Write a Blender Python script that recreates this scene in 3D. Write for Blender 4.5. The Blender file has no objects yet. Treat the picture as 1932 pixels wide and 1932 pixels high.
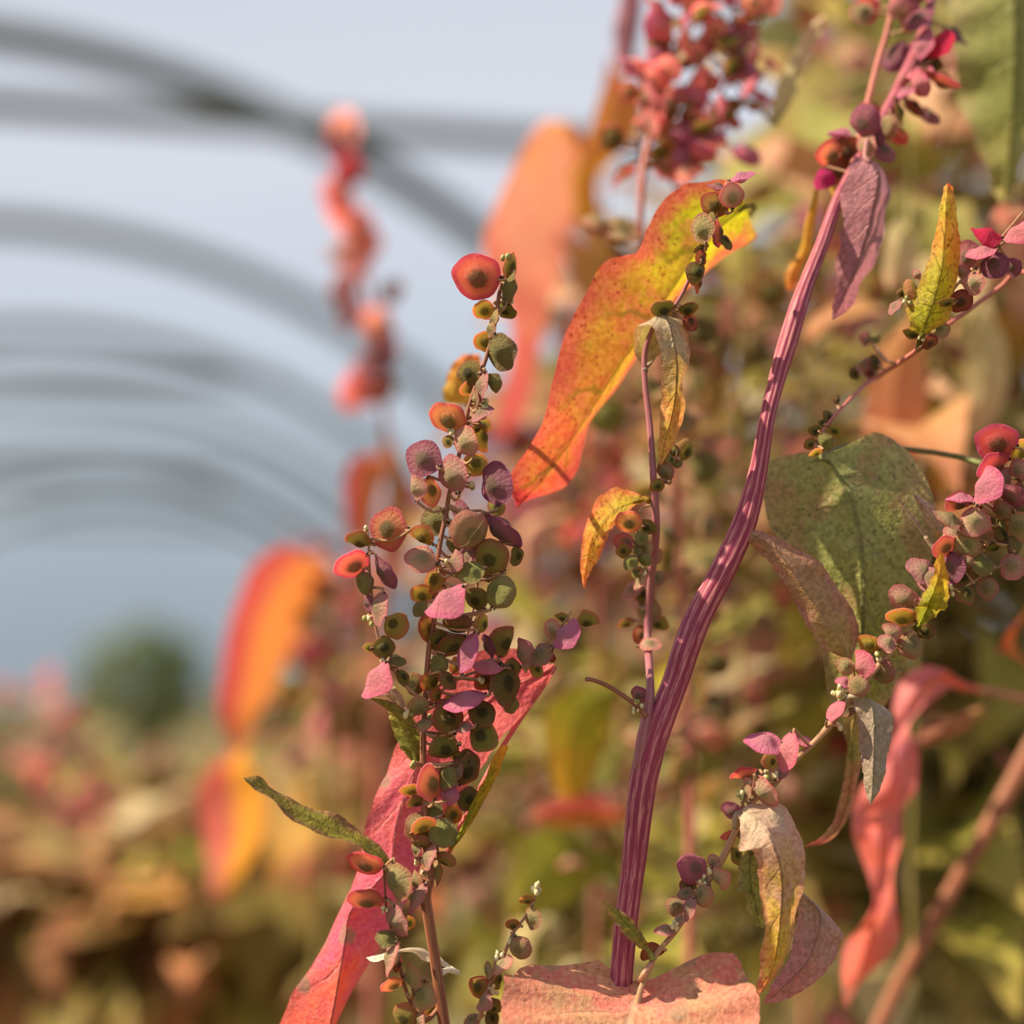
import bpy, math, random
import numpy as np
from mathutils import Vector, Matrix
random.seed(7); rng = np.random.default_rng(11)
SC = bpy.context.scene; COL = SC.collection

# ------------------------------------------------------------------ camera
FPX = 55.0 / 36.0 * 1932            # focal length in photo pixels
PITCH = math.atan((1300 - 966) / FPX)
FOCUS = 0.41
CAMZ = 1.2
cam = bpy.data.cameras.new('camera'); camo = bpy.data.objects.new('camera', cam); COL.objects.link(camo)
camo.location = (0, 0, CAMZ); camo.rotation_euler = (math.pi / 2 + PITCH, 0, 0)
cam.lens = 55; cam.sensor_width = 36; cam.clip_start = 0.01; cam.clip_end = 500
cam.dof.use_dof = True; cam.dof.focus_distance = FOCUS; cam.dof.aperture_fstop = 3.6
SC.camera = camo
# ------------------------------------------------------------------ sky and sun
SUN = Vector((-0.69, -0.11, 0.71)).normalized()
w = bpy.data.worlds.new('sky'); SC.world = w; w.use_nodes = True
wt = w.node_tree; wt.nodes.clear()
wo = wt.nodes.new('ShaderNodeOutputWorld'); wb = wt.nodes.new('ShaderNodeBackground')
wr = wt.nodes.new('ShaderNodeValToRGB'); wc = wt.nodes.new('ShaderNodeTexCoord'); ws = wt.nodes.new('ShaderNodeSeparateXYZ')
wn = wt.nodes.new('ShaderNodeTexNoise'); wm = wt.nodes.new('ShaderNodeMath'); wm.operation = 'MULTIPLY_ADD'
wn.inputs['Scale'].default_value = 2.2; wn.inputs['Detail'].default_value = 3
wm.inputs[1].default_value = 0.16; wt.links.new(wn.outputs[0], wm.inputs[0])
wa = wt.nodes.new('ShaderNodeMath'); wa.operation = 'SUBTRACT'; wa.inputs[1].default_value = 0.08
wt.links.new(wc.outputs['Generated'], wn.inputs['Vector']); wt.links.new(wc.outputs['Generated'], ws.inputs[0])
wt.links.new(ws.outputs[2], wm.inputs[2]); wt.links.new(wm.outputs[0], wa.inputs[0]); wt.links.new(wa.outputs[0], wr.inputs[0])
def lin(c):
    return tuple((((v / 255) + .055) / 1.055) ** 2.4 if v / 255 > .04045 else v / 255 / 12.92 for v in c[:3])
def set_ramp(r, stops):
    e = r.color_ramp.elements
    while len(e) > 1: e.remove(e[-1])
    for i, (p, c) in enumerate(stops):
        x = e[0] if i == 0 else e.new(p)
        x.position = p; x.color = (*lin(c), 1)
set_ramp(wr, [(0.0, (152, 164, 174)), (.08, (168, 180, 190)), (.2, (196, 205, 217)), (.34, (212, 216, 227)), (.5, (200, 206, 218)), (1, (176, 186, 204))])
wt.links.new(wr.outputs[0], wb.inputs[0]); wb.inputs[1].default_value = 1.06; wt.links.new(wb.outputs[0], wo.inputs[0])
sl = bpy.data.lights.new('sun', 'SUN'); so = bpy.data.objects.new('sun', sl); COL.objects.link(so)
sl.energy = 9.8; sl.angle = math.radians(0.6); sl.color = (1.0, .85, .58)
so.rotation_euler = SUN.to_track_quat('Z', 'Y').to_euler()
vs = SC.view_settings; vs.view_transform = 'Standard'; vs.look = 'None'; vs.exposure = 0.0; vs.gamma = 1; vs.use_curve_mapping = False
SC.cycles.use_denoising = True
SC.cycles.max_bounces = 10; SC.cycles.transmission_bounces = 6; SC.cycles.diffuse_bounces = 5
SC.cycles.sample_clamp_indirect = 6

# ------------------------------------------------------------------ space helpers
FW = Vector((0, math.cos(PITCH), math.sin(PITCH))); UP = Vector((0, -math.sin(PITCH), math.cos(PITCH))); RT = Vector((1, 0, 0))
CAM = Vector((0, 0, CAMZ))
def P(px, py, d):
    """world point that stands d metres ahead of the lens"""
    return CAM + FW * d + RT * ((px - 966) / FPX * d) + UP * (-(py - 966) / FPX * d)
def frame(ox, oy, k):
    return lambda x, y: (ox + x * k, oy + y * k, k)
R1 = frame(600, 440, .2588); R2 = frame(600, 900, .2847); R3 = frame(440, 1400, .3106); R4 = frame(940, 300, .3624)
R5 = frame(1060, 540, .445); R6 = frame(1380, 780, .2857); R7 = frame(1130, 1300, .3272); R8 = frame(1400, 0, .3624)
R9 = frame(1500, 400, .2588); RA = frame(0, 966, .5); RB = frame(1500, 1100, .4307); R0 = frame(0, 0, 1.0)

# ------------------------------------------------------------------ object helpers
def thing(name, label, cat, loc, group=None):
    o = bpy.data.objects.new(name, None); COL.objects.link(o); o.location = loc; o.empty_display_size = .05
    o['label'] = label; o['category'] = cat
    if group: o['group'] = group
    return o
def link(name, me, parent=None, mat4=None):
    o = bpy.data.objects.new(name, me); COL.objects.link(o)
    if parent: o.parent = parent
    if mat4 is not None: o.matrix_local = mat4
    return o
class MB:
    def __init__(s): s.v = []; s.f = []; s.uv = []; s.m = []; s.n = 0
    def add(s, V, F, UV, mi=0):
        V = np.asarray(V, float); s.v.append(V); s.uv.append(np.asarray(UV, float))
        for f in F: s.f.append([i + s.n for i in f]); s.m.append(mi)
        s.n += len(V)
    def mesh(s, name, mats, smooth=True):
        V = np.vstack(s.v); UV = np.vstack(s.uv)
        me = bpy.data.meshes.new(name); me.from_pydata(V.tolist(), [], s.f)
        for m in mats: me.materials.append(m)
        me.polygons.foreach_set('material_index', s.m)
        me.polygons.foreach_set('use_smooth', [smooth] * len(s.f))
        li = np.zeros(len(me.loops), dtype=np.int32); me.loops.foreach_get('vertex_index', li)
        uvl = me.uv_layers.new(name='uv'); uvl.data.foreach_set('uv', UV[li].astype(np.float32).ravel())
        me.update(); return me
def cr(pts, n):
    """Catmull-Rom through the rows of pts, n samples"""
    p = np.asarray(pts, float); k = len(p)
    if k == 1: return np.repeat(p, n, 0)
    e = np.vstack([2 * p[0] - p[1], p, 2 * p[-1] - p[-2]])
    t = np.linspace(0, k - 1, n); i = np.minimum(t.astype(int), k - 2); u = (t - i)[:, None]
    a, b, c, d = e[i], e[i + 1], e[i + 2], e[i + 3]
    return .5 * (2 * b + (c - a) * u + (2 * a - 5 * b + 4 * c - d) * u ** 2 + (3 * b - a - 3 * c + d) * u ** 3)
def tube(mb, path, rad, seg=8, mi=0, ridge=0, nr=9, cap=True):
    path = np.asarray(path, float); n = len(path); rad = np.asarray(rad, float) * np.ones(n)
    T = np.gradient(path, axis=0); T /= np.linalg.norm(T, axis=1)[:, None] + 1e-12
    ref = np.array([0, 1., 0]) if abs(T[0][1]) < .8 else np.array([1., 0, 0])
    a = np.cross(T[0], ref); a /= np.linalg.norm(a)
    L = np.concatenate([[0], np.cumsum(np.linalg.norm(np.diff(path, axis=0), axis=1))])
    V = []; UV = []
    for i in range(n):
        a = a - T[i] * a.dot(T[i]); a /= np.linalg.norm(a) + 1e-12
        b = np.cross(T[i], a)
        for j in range(seg):
            th = 2 * math.pi * j / seg
            r = rad[i] * (1 + ridge * math.cos(nr * th))
            V.append(path[i] + (a * math.cos(th) + b * math.sin(th)) * r); UV.append((L[i], j / seg))
    F = [(i * seg + j, i * seg + (j + 1) % seg, (i + 1) * seg + (j + 1) % seg, (i + 1) * seg + j) for i in range(n - 1) for j in range(seg)]
    if cap: F += [list(range(seg))[::-1], [(n - 1) * seg + j for j in range(seg)]]
    mb.add(V, F, UV, mi)
def blob(mb, c, r, mi=0, axis=None, n=6, m=4):
    c = np.asarray(c, float); V = []; UV = []
    for i in range(m + 1):
        ph = math.pi * i / m
        for j in range(n):
            th = 2 * math.pi * j / n
            V.append(c + np.array([math.sin(ph) * math.cos(th) * r[0], math.sin(ph) * math.sin(th) * r[1], math.cos(ph) * r[2]])); UV.append((.5, .5))
    F = [(i * n + j, (i + 1) * n + j, (i + 1) * n + (j + 1) % n, i * n + (j + 1) % n) for i in range(m) for j in range(n)]
    mb.add(V, F, UV, mi)

# ------------------------------------------------------------------ materials
class G:
    """tiny node-graph writer"""
    def __init__(s, name):
        s.m = bpy.data.materials.new(name); s.m.use_nodes = True; s.t = s.m.node_tree; s.t.nodes.clear()
        s.out = s.t.nodes.new('ShaderNodeOutputMaterial')
    def n(s, kind, **kw):
        x = s.t.nodes.new('ShaderNode' + kind)
        for k, v in kw.items(): setattr(x, k, v)
        return x
    def set(s, sock, v):
        if isinstance(v, bpy.types.NodeSocket): s.t.links.new(v, sock)
        elif isinstance(v, (tuple, list)) and len(v) == 3 and sock.type == 'RGBA': sock.default_value = (*v, 1)
        else: sock.default_value = v
    def math(s, op, a, b=0.0, c=0.0, clamp=False):
        x = s.n('Math', operation=op, use_clamp=clamp)
        s.set(x.inputs[0], a); s.set(x.inputs[1], b); s.set(x.inputs[2], c); return x.outputs[0]
    def step(s, v, lo, hi, a=0.0, b=1.0):
        x = s.n('MapRange', interpolation_type='SMOOTHSTEP')
        for i, q in enumerate((v, lo, hi, a, b)): s.set(x.inputs[i], q)
        return x.outputs[0]
    def mix(s, f, a, b, mode='MIX'):
        x = s.n('MixRGB', blend_type=mode); s.set(x.inputs[0], f); s.set(x.inputs[1], a); s.set(x.inputs[2], b); return x.outputs[0]
    def noise(s, vec, scale, detail=3, rough=.55):
        x = s.n('TexNoise'); s.set(x.inputs['Vector'], vec); x.inputs['Scale'].default_value = scale
        x.inputs['Detail'].default_value = detail; x.inputs['Roughness'].default_value = rough; return x.outputs[0]
    def ramp(s, f, stops):
        x = s.n('ValToRGB'); set_ramp(x, stops); s.set(x.inputs[0], f); return x.outputs[0]
    def obj(s): return s.n('TexCoord').outputs['Object']
    def uv(s):
        x = s.n('SeparateXYZ'); s.set(x.inputs[0], s.n('TexCoord').outputs['UV']); return x.outputs[0], x.outputs[1]
def leaf_mat(name, stops, edge=None, edge_amt=.7, blotch=None, blotch_amt=.6, vein=(150, 110, 70), vein_amt=.6, frost=(196, 168, 160), mealy=.25,
             spots=.5, spot_col=(70, 30, 35), trans=.5, side=7, sat=.95, val=1.05, scale=1.0, frost_u=None, dead=0.0, bright=1.25, half=None):
    g = G(name); o = g.obj(); u, v = g.uv()
    a = g.math('MULTIPLY', g.math('ABSOLUTE', g.math('SUBTRACT', v, .5)), 2.0)
    n1 = g.noise(o, 90 * scale, 4, .6); n2 = g.noise(o, 700 * scale, 3, .6); n3 = g.noise(o, 95 * scale, 3)
    uu = g.math('ADD', u, g.math('MULTIPLY', g.math('SUBTRACT', n1, .5), .95))
    c = g.ramp(uu, stops)
    hv = g.n('HueSaturation'); hv.inputs['Value'].default_value = bright; g.set(hv.inputs['Color'], c); c = hv.outputs[0]
    if half: c = g.mix(g.step(g.math('ADD', v, g.math('MULTIPLY', g.math('SUBTRACT', n1, .5), .2)), .38, .66), c, lin(half))
    if edge:
        e = g.step(g.math('ADD', a, g.math('MULTIPLY', g.math('SUBTRACT', n1, .5), .9)), .45, 1.0)
        c = g.mix(g.math('MULTIPLY', e, edge_amt), c, lin(edge))
    if blotch:
        b = g.step(g.math('ADD', n3, g.math('MULTIPLY', g.math('SUBTRACT', n2, .5), .35)), .5, .66)
        c = g.mix(g.math('MULTIPLY', b, blotch_amt), c, lin(blotch))
    c = g.mix(.6, c, g.mix(g.step(n2, .3, .7), (.25, .25, .25), (.75, .75, .75)), 'OVERLAY')
    t = g.math('MULTIPLY', g.math('SUBTRACT', u, g.math('MULTIPLY', a, .13)), float(side))
    t = g.math('ADD', t, g.math('MULTIPLY', g.math('SUBTRACT', n3, .5), .6))
    t = g.math('ADD', t, g.math('MULTIPLY', g.step(v, .49, .51), .4))
    fr = g.math('MULTIPLY', g.math('ABSOLUTE', g.math('SUBTRACT', g.math('FRACT', t), .5)), 2.0)
    sv = g.math('MULTIPLY', g.step(fr, .86, .98), g.step(a, .85, .3))
    mv = g.step(a, g.math('MULTIPLY_ADD', u, -.035, .07), 0.0)
    vn = g.math('MAXIMUM', g.math('MULTIPLY', sv, .65), mv)
    c = g.mix(g.math('MULTIPLY', vn, vein_amt), c, lin(vein))
    if spots > 0:
        vo = g.n('TexVoronoi'); g.set(vo.inputs['Vector'], o); vo.inputs['Scale'].default_value = 620 * scale
        sp = g.math('MULTIPLY', g.step(vo.outputs[0], .34, .2), g.step(g.noise(o, 210 * scale, 2), .46, .58))
        c = g.mix(g.math('MULTIPLY', sp, spots), c, lin(spot_col))
    if dead > 0:
        vd = g.n('TexVoronoi'); g.set(vd.inputs['Vector'], o); vd.inputs['Scale'].default_value = 62 * scale
        dd = g.math('MULTIPLY', g.step(g.math('ADD', vd.outputs[0], g.math('MULTIPLY', n2, .12)), .27, .2), dead)
        c = g.mix(dd, c, lin((150, 130, 105)))
    fm = g.math('MULTIPLY', g.step(n2, .3, .75, .6, 1.2), mealy)
    if frost_u: fm = g.math('MULTIPLY', fm, g.step(uu, frost_u[0], frost_u[1], 1.0, frost_u[2]))
    r = g.mix(fm, c, lin(frost))
    hs = g.n('HueSaturation'); hs.inputs['Saturation'].default_value = sat; hs.inputs['Value'].default_value = val; g.set(hs.inputs['Color'], c)
    p = g.n('BsdfPrincipled'); g.set(p.inputs['Base Color'], r); p.inputs['Roughness'].default_value = .55; p.inputs['Specular IOR Level'].default_value = .3
    tr = g.n('BsdfTranslucent'); g.set(tr.inputs[0], hs.outputs[0])
    bp = g.n('Bump'); bp.inputs['Strength'].default_value = .65; bp.inputs['Distance'].default_value = .0008
    g.set(bp.inputs['Height'], g.math('ADD', g.math('MULTIPLY', vn, .7), n2)); g.set(p.inputs['Normal'], bp.outputs[0])
    mx = g.n('MixShader'); mx.inputs[0].default_value = trans; g.set(mx.inputs[1], p.outputs[0]); g.set(mx.inputs[2], tr.outputs[0])
    g.set(g.out.inputs[0], mx.outputs[0]); return g.m
def pod_mat(name, ctr, mid, rim, frost=(200, 165, 160), mealy=.3, trans=.5):
    g = G(name); u, v = g.uv(); o = g.obj()
    rnd = g.n('ObjectInfo').outputs['Random']
    n = g.noise(o, 9, 3); 
    uu = g.math('ADD', u, g.math('MULTIPLY', g.math('SUBTRACT', n, .5), .22))
    c = g.ramp(uu, [(.3, ctr), (.47, mid), (.7, mid), (.92, rim)])
    hs = g.n('HueSaturation'); g.set(hs.inputs['Color'], c)
    g.set(hs.inputs['Hue'], g.math('MULTIPLY_ADD', rnd, .05, .475)); g.set(hs.inputs['Value'], g.math('MULTIPLY_ADD', rnd, .45, 1.12))
    c = hs.outputs[0]
    vein = g.step(g.math('ABSOLUTE', g.math('SINE', g.math('MULTIPLY', v, 38.0))), .93, 1.0)
    fm = g.math('MULTIPLY', g.step(g.noise(o, 22, 3), .3, .75, .5, 1.3), mealy)
    r = g.mix(fm, c, lin(frost)); r = g.mix(g.math('MULTIPLY', vein, .1), r, lin((225, 190, 180)))
    p = g.n('BsdfPrincipled'); g.set(p.inputs['Base Color'], r); p.inputs['Roughness'].default_value = .6; p.inputs['Specular IOR Level'].default_value = .25
    bp = g.n('Bump'); bp.inputs['Strength'].default_value = .6; bp.inputs['Distance'].default_value = .05
    g.set(bp.inputs['Height'], g.math('ADD', g.math('MULTIPLY', g.noise(o, 11, 5, .7), 1.4), g.math('MULTIPLY', vein, .2))); g.set(p.inputs['Normal'], bp.outputs[0])
    h2 = g.n('HueSaturation'); h2.inputs['Saturation'].default_value = .8; h2.inputs['Value'].default_value = 1.35; g.set(h2.inputs['Color'], c)
    tr = g.n('BsdfTranslucent'); g.set(tr.inputs[0], h2.outputs[0])
    mx = g.n('MixShader'); mx.inputs[0].default_value = trans; g.set(mx.inputs[1], p.outputs[0]); g.set(mx.inputs[2], tr.outputs[0])
    g.set(g.out.inputs[0], mx.outputs[0]); return g.m
def stem_mat(name, c1, c2, stripe, amt=.6, freq=9.0, rough=.5):
    g = G(name); u, v = g.uv(); o = g.obj()
    cmb = g.n('CombineXYZ'); g.set(cmb.inputs[0], g.math('MULTIPLY', u, 60.0)); g.set(cmb.inputs[1], g.math('MULTIPLY', v, 26.0))
    nn = g.noise(cmb.outputs[0], 2.0, 4, .65); n0 = g.noise(o, 40, 2)
    st = g.math('SINE', g.math('MULTIPLY', v, 2 * math.pi * freq))
    f = g.step(g.math('ADD', g.math('MULTIPLY', st, .09), nn), .47, .66)
    c = g.mix(n0, lin(c1), lin(c2)); c = g.mix(g.math('MULTIPLY', f, amt), c, lin(stripe))
    p = g.n('BsdfPrincipled'); g.set(p.inputs['Base Color'], c); p.inputs['Roughness'].default_value = rough; p.inputs['Specular IOR Level'].default_value = .35
    bp = g.n('Bump'); bp.inputs['Strength'].default_value = .4; bp.inputs['Distance'].default_value = .0005; g.set(bp.inputs['Height'], nn); g.set(p.inputs['Normal'], bp.outputs[0])
    g.set(g.out.inputs[0], p.outputs[0]); return g.m
def plain(name, c, rough=.6, metal=0, var=.15, scale=40):
    g = G(name); n = g.noise(g.obj(), scale, 3)
    k = g.mix(n, tuple(x * (1 - var) for x in lin(c)), tuple(min(1, x * (1 + var)) for x in lin(c)))
    p = g.n('BsdfPrincipled'); g.set(p.inputs['Base Color'], k); p.inputs['Roughness'].default_value = rough; p.inputs['Metallic'].default_value = metal
    g.set(g.out.inputs[0], p.outputs[0]); return g.m

M = {}
M['seed'] = plain('seed_brown', (58, 48, 26)); M['speck'] = plain('dry_remnant', (24, 16, 14)); M['bud'] = plain('pale_bud', (206, 190, 150)); M['budg'] = plain('green_bud', (150, 150, 90))
PT = {  # seed pod tints
 'red': pod_mat('pod_red', (120, 92, 60), (206, 116, 92), (190, 70, 98), mealy=.15, trans=.6),
 'orange': pod_mat('pod_orange', (118, 108, 60), (200, 136, 90), (192, 98, 96), mealy=.15, trans=.58),
 'pink': pod_mat('pod_pink', (196, 120, 140), (206, 118, 146), (204, 92, 140), frost=(226, 170, 180), mealy=.3, trans=.35),
 'dpink': pod_mat('pod_dusty_pink', (150, 134, 92), (190, 144, 126), (198, 108, 118), frost=(214, 186, 172), mealy=.34, trans=.38),
 'dusty': pod_mat('pod_dusty', (120, 114, 64), (162, 138, 96), (180, 108, 96), frost=(200, 176, 146), mealy=.4, trans=.4),
 'mauve': pod_mat('pod_mauve', (124, 106, 84), (168, 104, 118), (160, 78, 112), frost=(188, 150, 160), mealy=.3, trans=.5),
 'olive': pod_mat('pod_olive', (84, 80, 34), (154, 140, 68), (176, 112, 82), frost=(168, 154, 110), mealy=.2, trans=.5),
 'olor': pod_mat('pod_olive_orange', (112, 102, 40), (176, 146, 62), (200, 120, 82), frost=(170, 150, 110), mealy=.15, trans=.55),
 'green': pod_mat('pod_green', (124, 122, 60), (142, 136, 76), (150, 120, 84), frost=(172, 164, 124), mealy=.3, trans=.42),
 'dark': pod_mat('pod_dark_olive', (62, 60, 26), (128, 118, 56), (156, 110, 72), frost=(150, 138, 96), mealy=.15, trans=.4),
 'brown': pod_mat('pod_brown', (96, 66, 44), (164, 92, 64), (150, 58, 60), frost=(170, 130, 116), mealy=.2, trans=.5),
 'blush': pod_mat('pod_blush', (170, 138, 112), (222, 150, 146), (216, 124, 134), frost=(232, 190, 184), mealy=.35, trans=.6),
 'crimson': pod_mat('pod_crimson', (196, 30, 84), (206, 34, 96), (196, 24, 90), mealy=.05, trans=.5),
}
ST = {
 'thick': stem_mat('stem_magenta', (124, 36, 68), (158, 58, 90), (216, 146, 146), .7, 9),
 'brown': stem_mat('stem_russet', (118, 62, 48), (150, 92, 70), (186, 140, 110), .6, 5),
 'twig': stem_mat('stem_tan', (158, 116, 88), (180, 132, 100), (204, 170, 140), .5, 4),
 'rosy': stem_mat('stem_rosy', (166, 84, 84), (190, 112, 100), (216, 156, 140), .5, 5),
 'mauve': stem_mat('stem_mauve', (142, 78, 96), (160, 96, 104), (190, 140, 136), .5, 5),
 'olive': stem_mat('stem_olive', (120, 112, 60), (140, 120, 72), (170, 150, 100), .5, 5),
}
def LM(key, *a, **k): M[key] = leaf_mat('leaf_' + key, *a, **k)
LM('lance', [(0, (128, 124, 50)), (.5, (118, 114, 30)), (1, (112, 92, 34))], edge=(146, 84, 74), edge_amt=.7, vein=(176, 166, 80), frost=(160, 140, 100), mealy=.18, spots=.3, trans=.3, side=9)
LM('red', [(0, (200, 66, 78)), (.4, (206, 84, 92)), (.75, (204, 70, 112)), (1, (226, 96, 60))], edge=(216, 100, 92), edge_amt=.5, blotch=(226, 88, 70), blotch_amt=.5, vein=(236, 160, 150), vein_amt=.45, frost=(226, 150, 160), mealy=.25, spots=.35, spot_col=(140, 36, 50), trans=.45, side=6, dead=.8)
LM('flame', [(0, (188, 186, 30)), (.3, (196, 166, 44)), (.6, (204, 136, 54)), (.85, (216, 100, 64)), (1, (222, 66, 76))], edge=(220, 92, 84), edge_amt=.85, blotch=(222, 110, 84), blotch_amt=.6, vein=(120, 110, 24), vein_amt=.95, frost=(200, 130, 130), mealy=.1, spots=.75, spot_col=(150, 50, 40), trans=.5, side=5, val=.9, bright=1.1, sat=1.0)
LM('flamelet', [(0, (176, 164, 30)), (.4, (214, 164, 36)), (1, (228, 120, 60))], edge=(232, 112, 70), edge_amt=.8, vein=(140, 96, 24), vein_amt=.7, mealy=.08, spots=.7, spot_col=(140, 70, 30), trans=.6, side=5, val=1.12)
LM('curl', [(0, (150, 142, 60)), (.35, (150, 138, 80)), (.6, (166, 136, 70)), (.8, (190, 150, 50)), (1, (206, 126, 70))], edge=(190, 120, 90), edge_amt=.5, vein=(120, 110, 50), frost=(190, 172, 158), mealy=.85, frost_u=(.4, .62, .15), spots=.4, spot_col=(120, 60, 50), trans=.4, side=6)
LM('mealy', [(0, (170, 160, 120)), (.35, (182, 134, 116)), (.6, (170, 140, 60)), (.8, (198, 164, 40)), (1, (214, 128, 70))], edge=(200, 122, 104), edge_amt=.6, blotch=(188, 118, 108), blotch_amt=.45, vein=(150, 118, 78), vein_amt=.55, frost=(206, 184, 166), mealy=.75, frost_u=(.25, .6, .15), spots=.55, spot_col=(110, 62, 50), trans=.38, side=6)
LM('sage', [(0, (136, 134, 70)), (.5, (120, 126, 50)), (1, (150, 138, 60))], edge=(160, 120, 96), edge_amt=.4, vein=(96, 90, 40), frost=(170, 168, 130), mealy=.3, spots=.7, spot_col=(90, 74, 40), trans=.45, side=5)
LM('blush', [(0, (150, 126, 108)), (.5, (164, 112, 108)), (.85, (186, 96, 100)), (1, (206, 84, 96))], edge=(184, 112, 112), edge_amt=.6, vein=(186, 150, 130), frost=(184, 152, 148), mealy=.4, spots=.3, trans=.38, side=5)
LM('grey', [(0, (140, 128, 106)), (.5, (132, 114, 104)), (1, (132, 120, 96))], edge=(160, 116, 116), edge_amt=.35, vein=(200, 184, 156), vein_amt=.7, frost=(172, 156, 142), mealy=.45, spots=.2, trans=.25, side=5)
LM('broad', [(0, (140, 148, 92)), (.3, (128, 132, 66)), (.55, (122, 122, 42)), (.75, (150, 116, 60)), (.92, (176, 92, 72)), (1, (196, 64, 70))], edge=(174, 120, 100), edge_amt=.45, blotch=(158, 108, 82), blotch_amt=.55, vein=(92, 94, 52), vein_amt=.6, frost=(168, 160, 124), mealy=.25, spots=.75, spot_col=(66, 66, 36), trans=.32, side=6, dead=.0)
LM('rose', [(0, (140, 128, 50)), (.4, (148, 112, 76)), (1, (158, 102, 88))], edge=(176, 104, 100), edge_amt=.7, vein=(186, 150, 110), vein_amt=.55, frost=(180, 148, 124), mealy=.35, spots=.25, trans=.35, side=5)
LM('lime', [(0, (120, 126, 30)), (.4, (160, 158, 20)), (1, (210, 156, 24))], edge=(190, 120, 40), edge_amt=.4, vein=(96, 96, 30), mealy=.08, spots=.5, trans=.6, side=7)
LM('lemon', [(0, (158, 164, 24)), (.55, (178, 168, 26)), (.85, (206, 146, 44)), (1, (226, 96, 50))], edge=(210, 136, 60), edge_amt=.5, vein=(96, 84, 30), vein_amt=.75, mealy=.06, spots=.6, spot_col=(110, 60, 30), trans=.6, side=7, val=1.12)
LM('coral', [(0, (188, 140, 102)), (.3, (206, 104, 100)), (.5, (190, 136, 100)), (1, (208, 84, 90))], edge=(206, 100, 96), edge_amt=.55, blotch=(182, 146, 100), blotch_amt=.7, vein=(206, 174, 140), vein_amt=.6, frost=(214, 160, 140), mealy=.35, spots=.5, spot_col=(120, 50, 44), trans=.35, side=5, dead=.75)
LM('plum', [(0, (150, 96, 112)), (.5, (148, 92, 104)), (1, (164, 92, 112))], vein=(206, 150, 140), vein_amt=.8, frost=(176, 130, 140), mealy=.35, spots=.1, trans=.35, side=7)
LM('dried', [(0, (210, 200, 180)), (1, (200, 186, 172))], vein=(230, 220, 200), frost=(230, 220, 210), mealy=.5, spots=.1, trans=.35)
LM('straw', [(0, (176, 150, 120)), (1, (170, 128, 112))], vein=(200, 180, 150), frost=(200, 180, 160), mealy=.4, spots=.1, trans=.35)
LM('ember', [(0, (206, 84, 72)), (.7, (200, 62, 64)), (1, (184, 84, 70))], edge=(206, 84, 84), edge_amt=.2, vein=(220, 130, 70), mealy=.1, spots=0, trans=.5, val=.92, bright=1.05, half=(230, 136, 50))
LM('ember2', [(0, (200, 72, 60)), (.6, (206, 100, 90)), (1, (206, 120, 104))], edge=(210, 104, 96), edge_amt=.2, vein=(220, 130, 70), mealy=.1, spots=0, trans=.5, val=1.0, bright=1.1, half=(234, 160, 24))
LM('peach', [(0, (206, 150, 84)), (.5, (214, 132, 92)), (1, (206, 110, 84))], edge=(220, 150, 110), edge_amt=.5, vein=(190, 120, 70), mealy=.25, frost=(224, 176, 150), spots=.2, trans=.5)
LM('bronze', [(0, (150, 112, 50)), (.5, (168, 108, 64)), (1, (150, 80, 62))], edge=(176, 96, 80), edge_amt=.5, vein=(120, 90, 50), mealy=.2, spots=.2, trans=.5)
LM('moss', [(0, (96, 104, 30)), (.5, (110, 112, 34)), (1, (140, 128, 50))], edge=(130, 110, 60), edge_amt=.3, vein=(140, 140, 70), mealy=.12, frost=(150, 150, 110), spots=.2, trans=.45)
LM('leafgreen', [(0, (120, 132, 30)), (.5, (140, 146, 36)), (1, (158, 140, 50))], edge=(170, 140, 70), edge_amt=.3, vein=(160, 160, 80), mealy=.12, frost=(176, 176, 130), spots=.2, trans=.55)
LM('pale', [(0, (186, 180, 120)), (.5, (198, 180, 132)), (1, (204, 160, 128))], vein=(170, 150, 100), mealy=.3, frost=(206, 196, 164), spots=.1, trans=.5)
LM('gold', [(0, (186, 150, 24)), (.5, (200, 144, 34)), (1, (206, 116, 50))], vein=(150, 110, 30), mealy=.08, spots=.2, trans=.6)
LM('scarlet', [(0, (222, 120, 80)), (.25, (206, 120, 130)), (.55, (226, 110, 100)), (.85, (230, 110, 84)), (1, (212, 140, 126))], edge=(212, 110, 96), edge_amt=.5, blotch=(196, 96, 116), blotch_amt=.5, vein=(220, 140, 120), mealy=.25, frost=(222, 150, 150), spots=.1, trans=.5)

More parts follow.
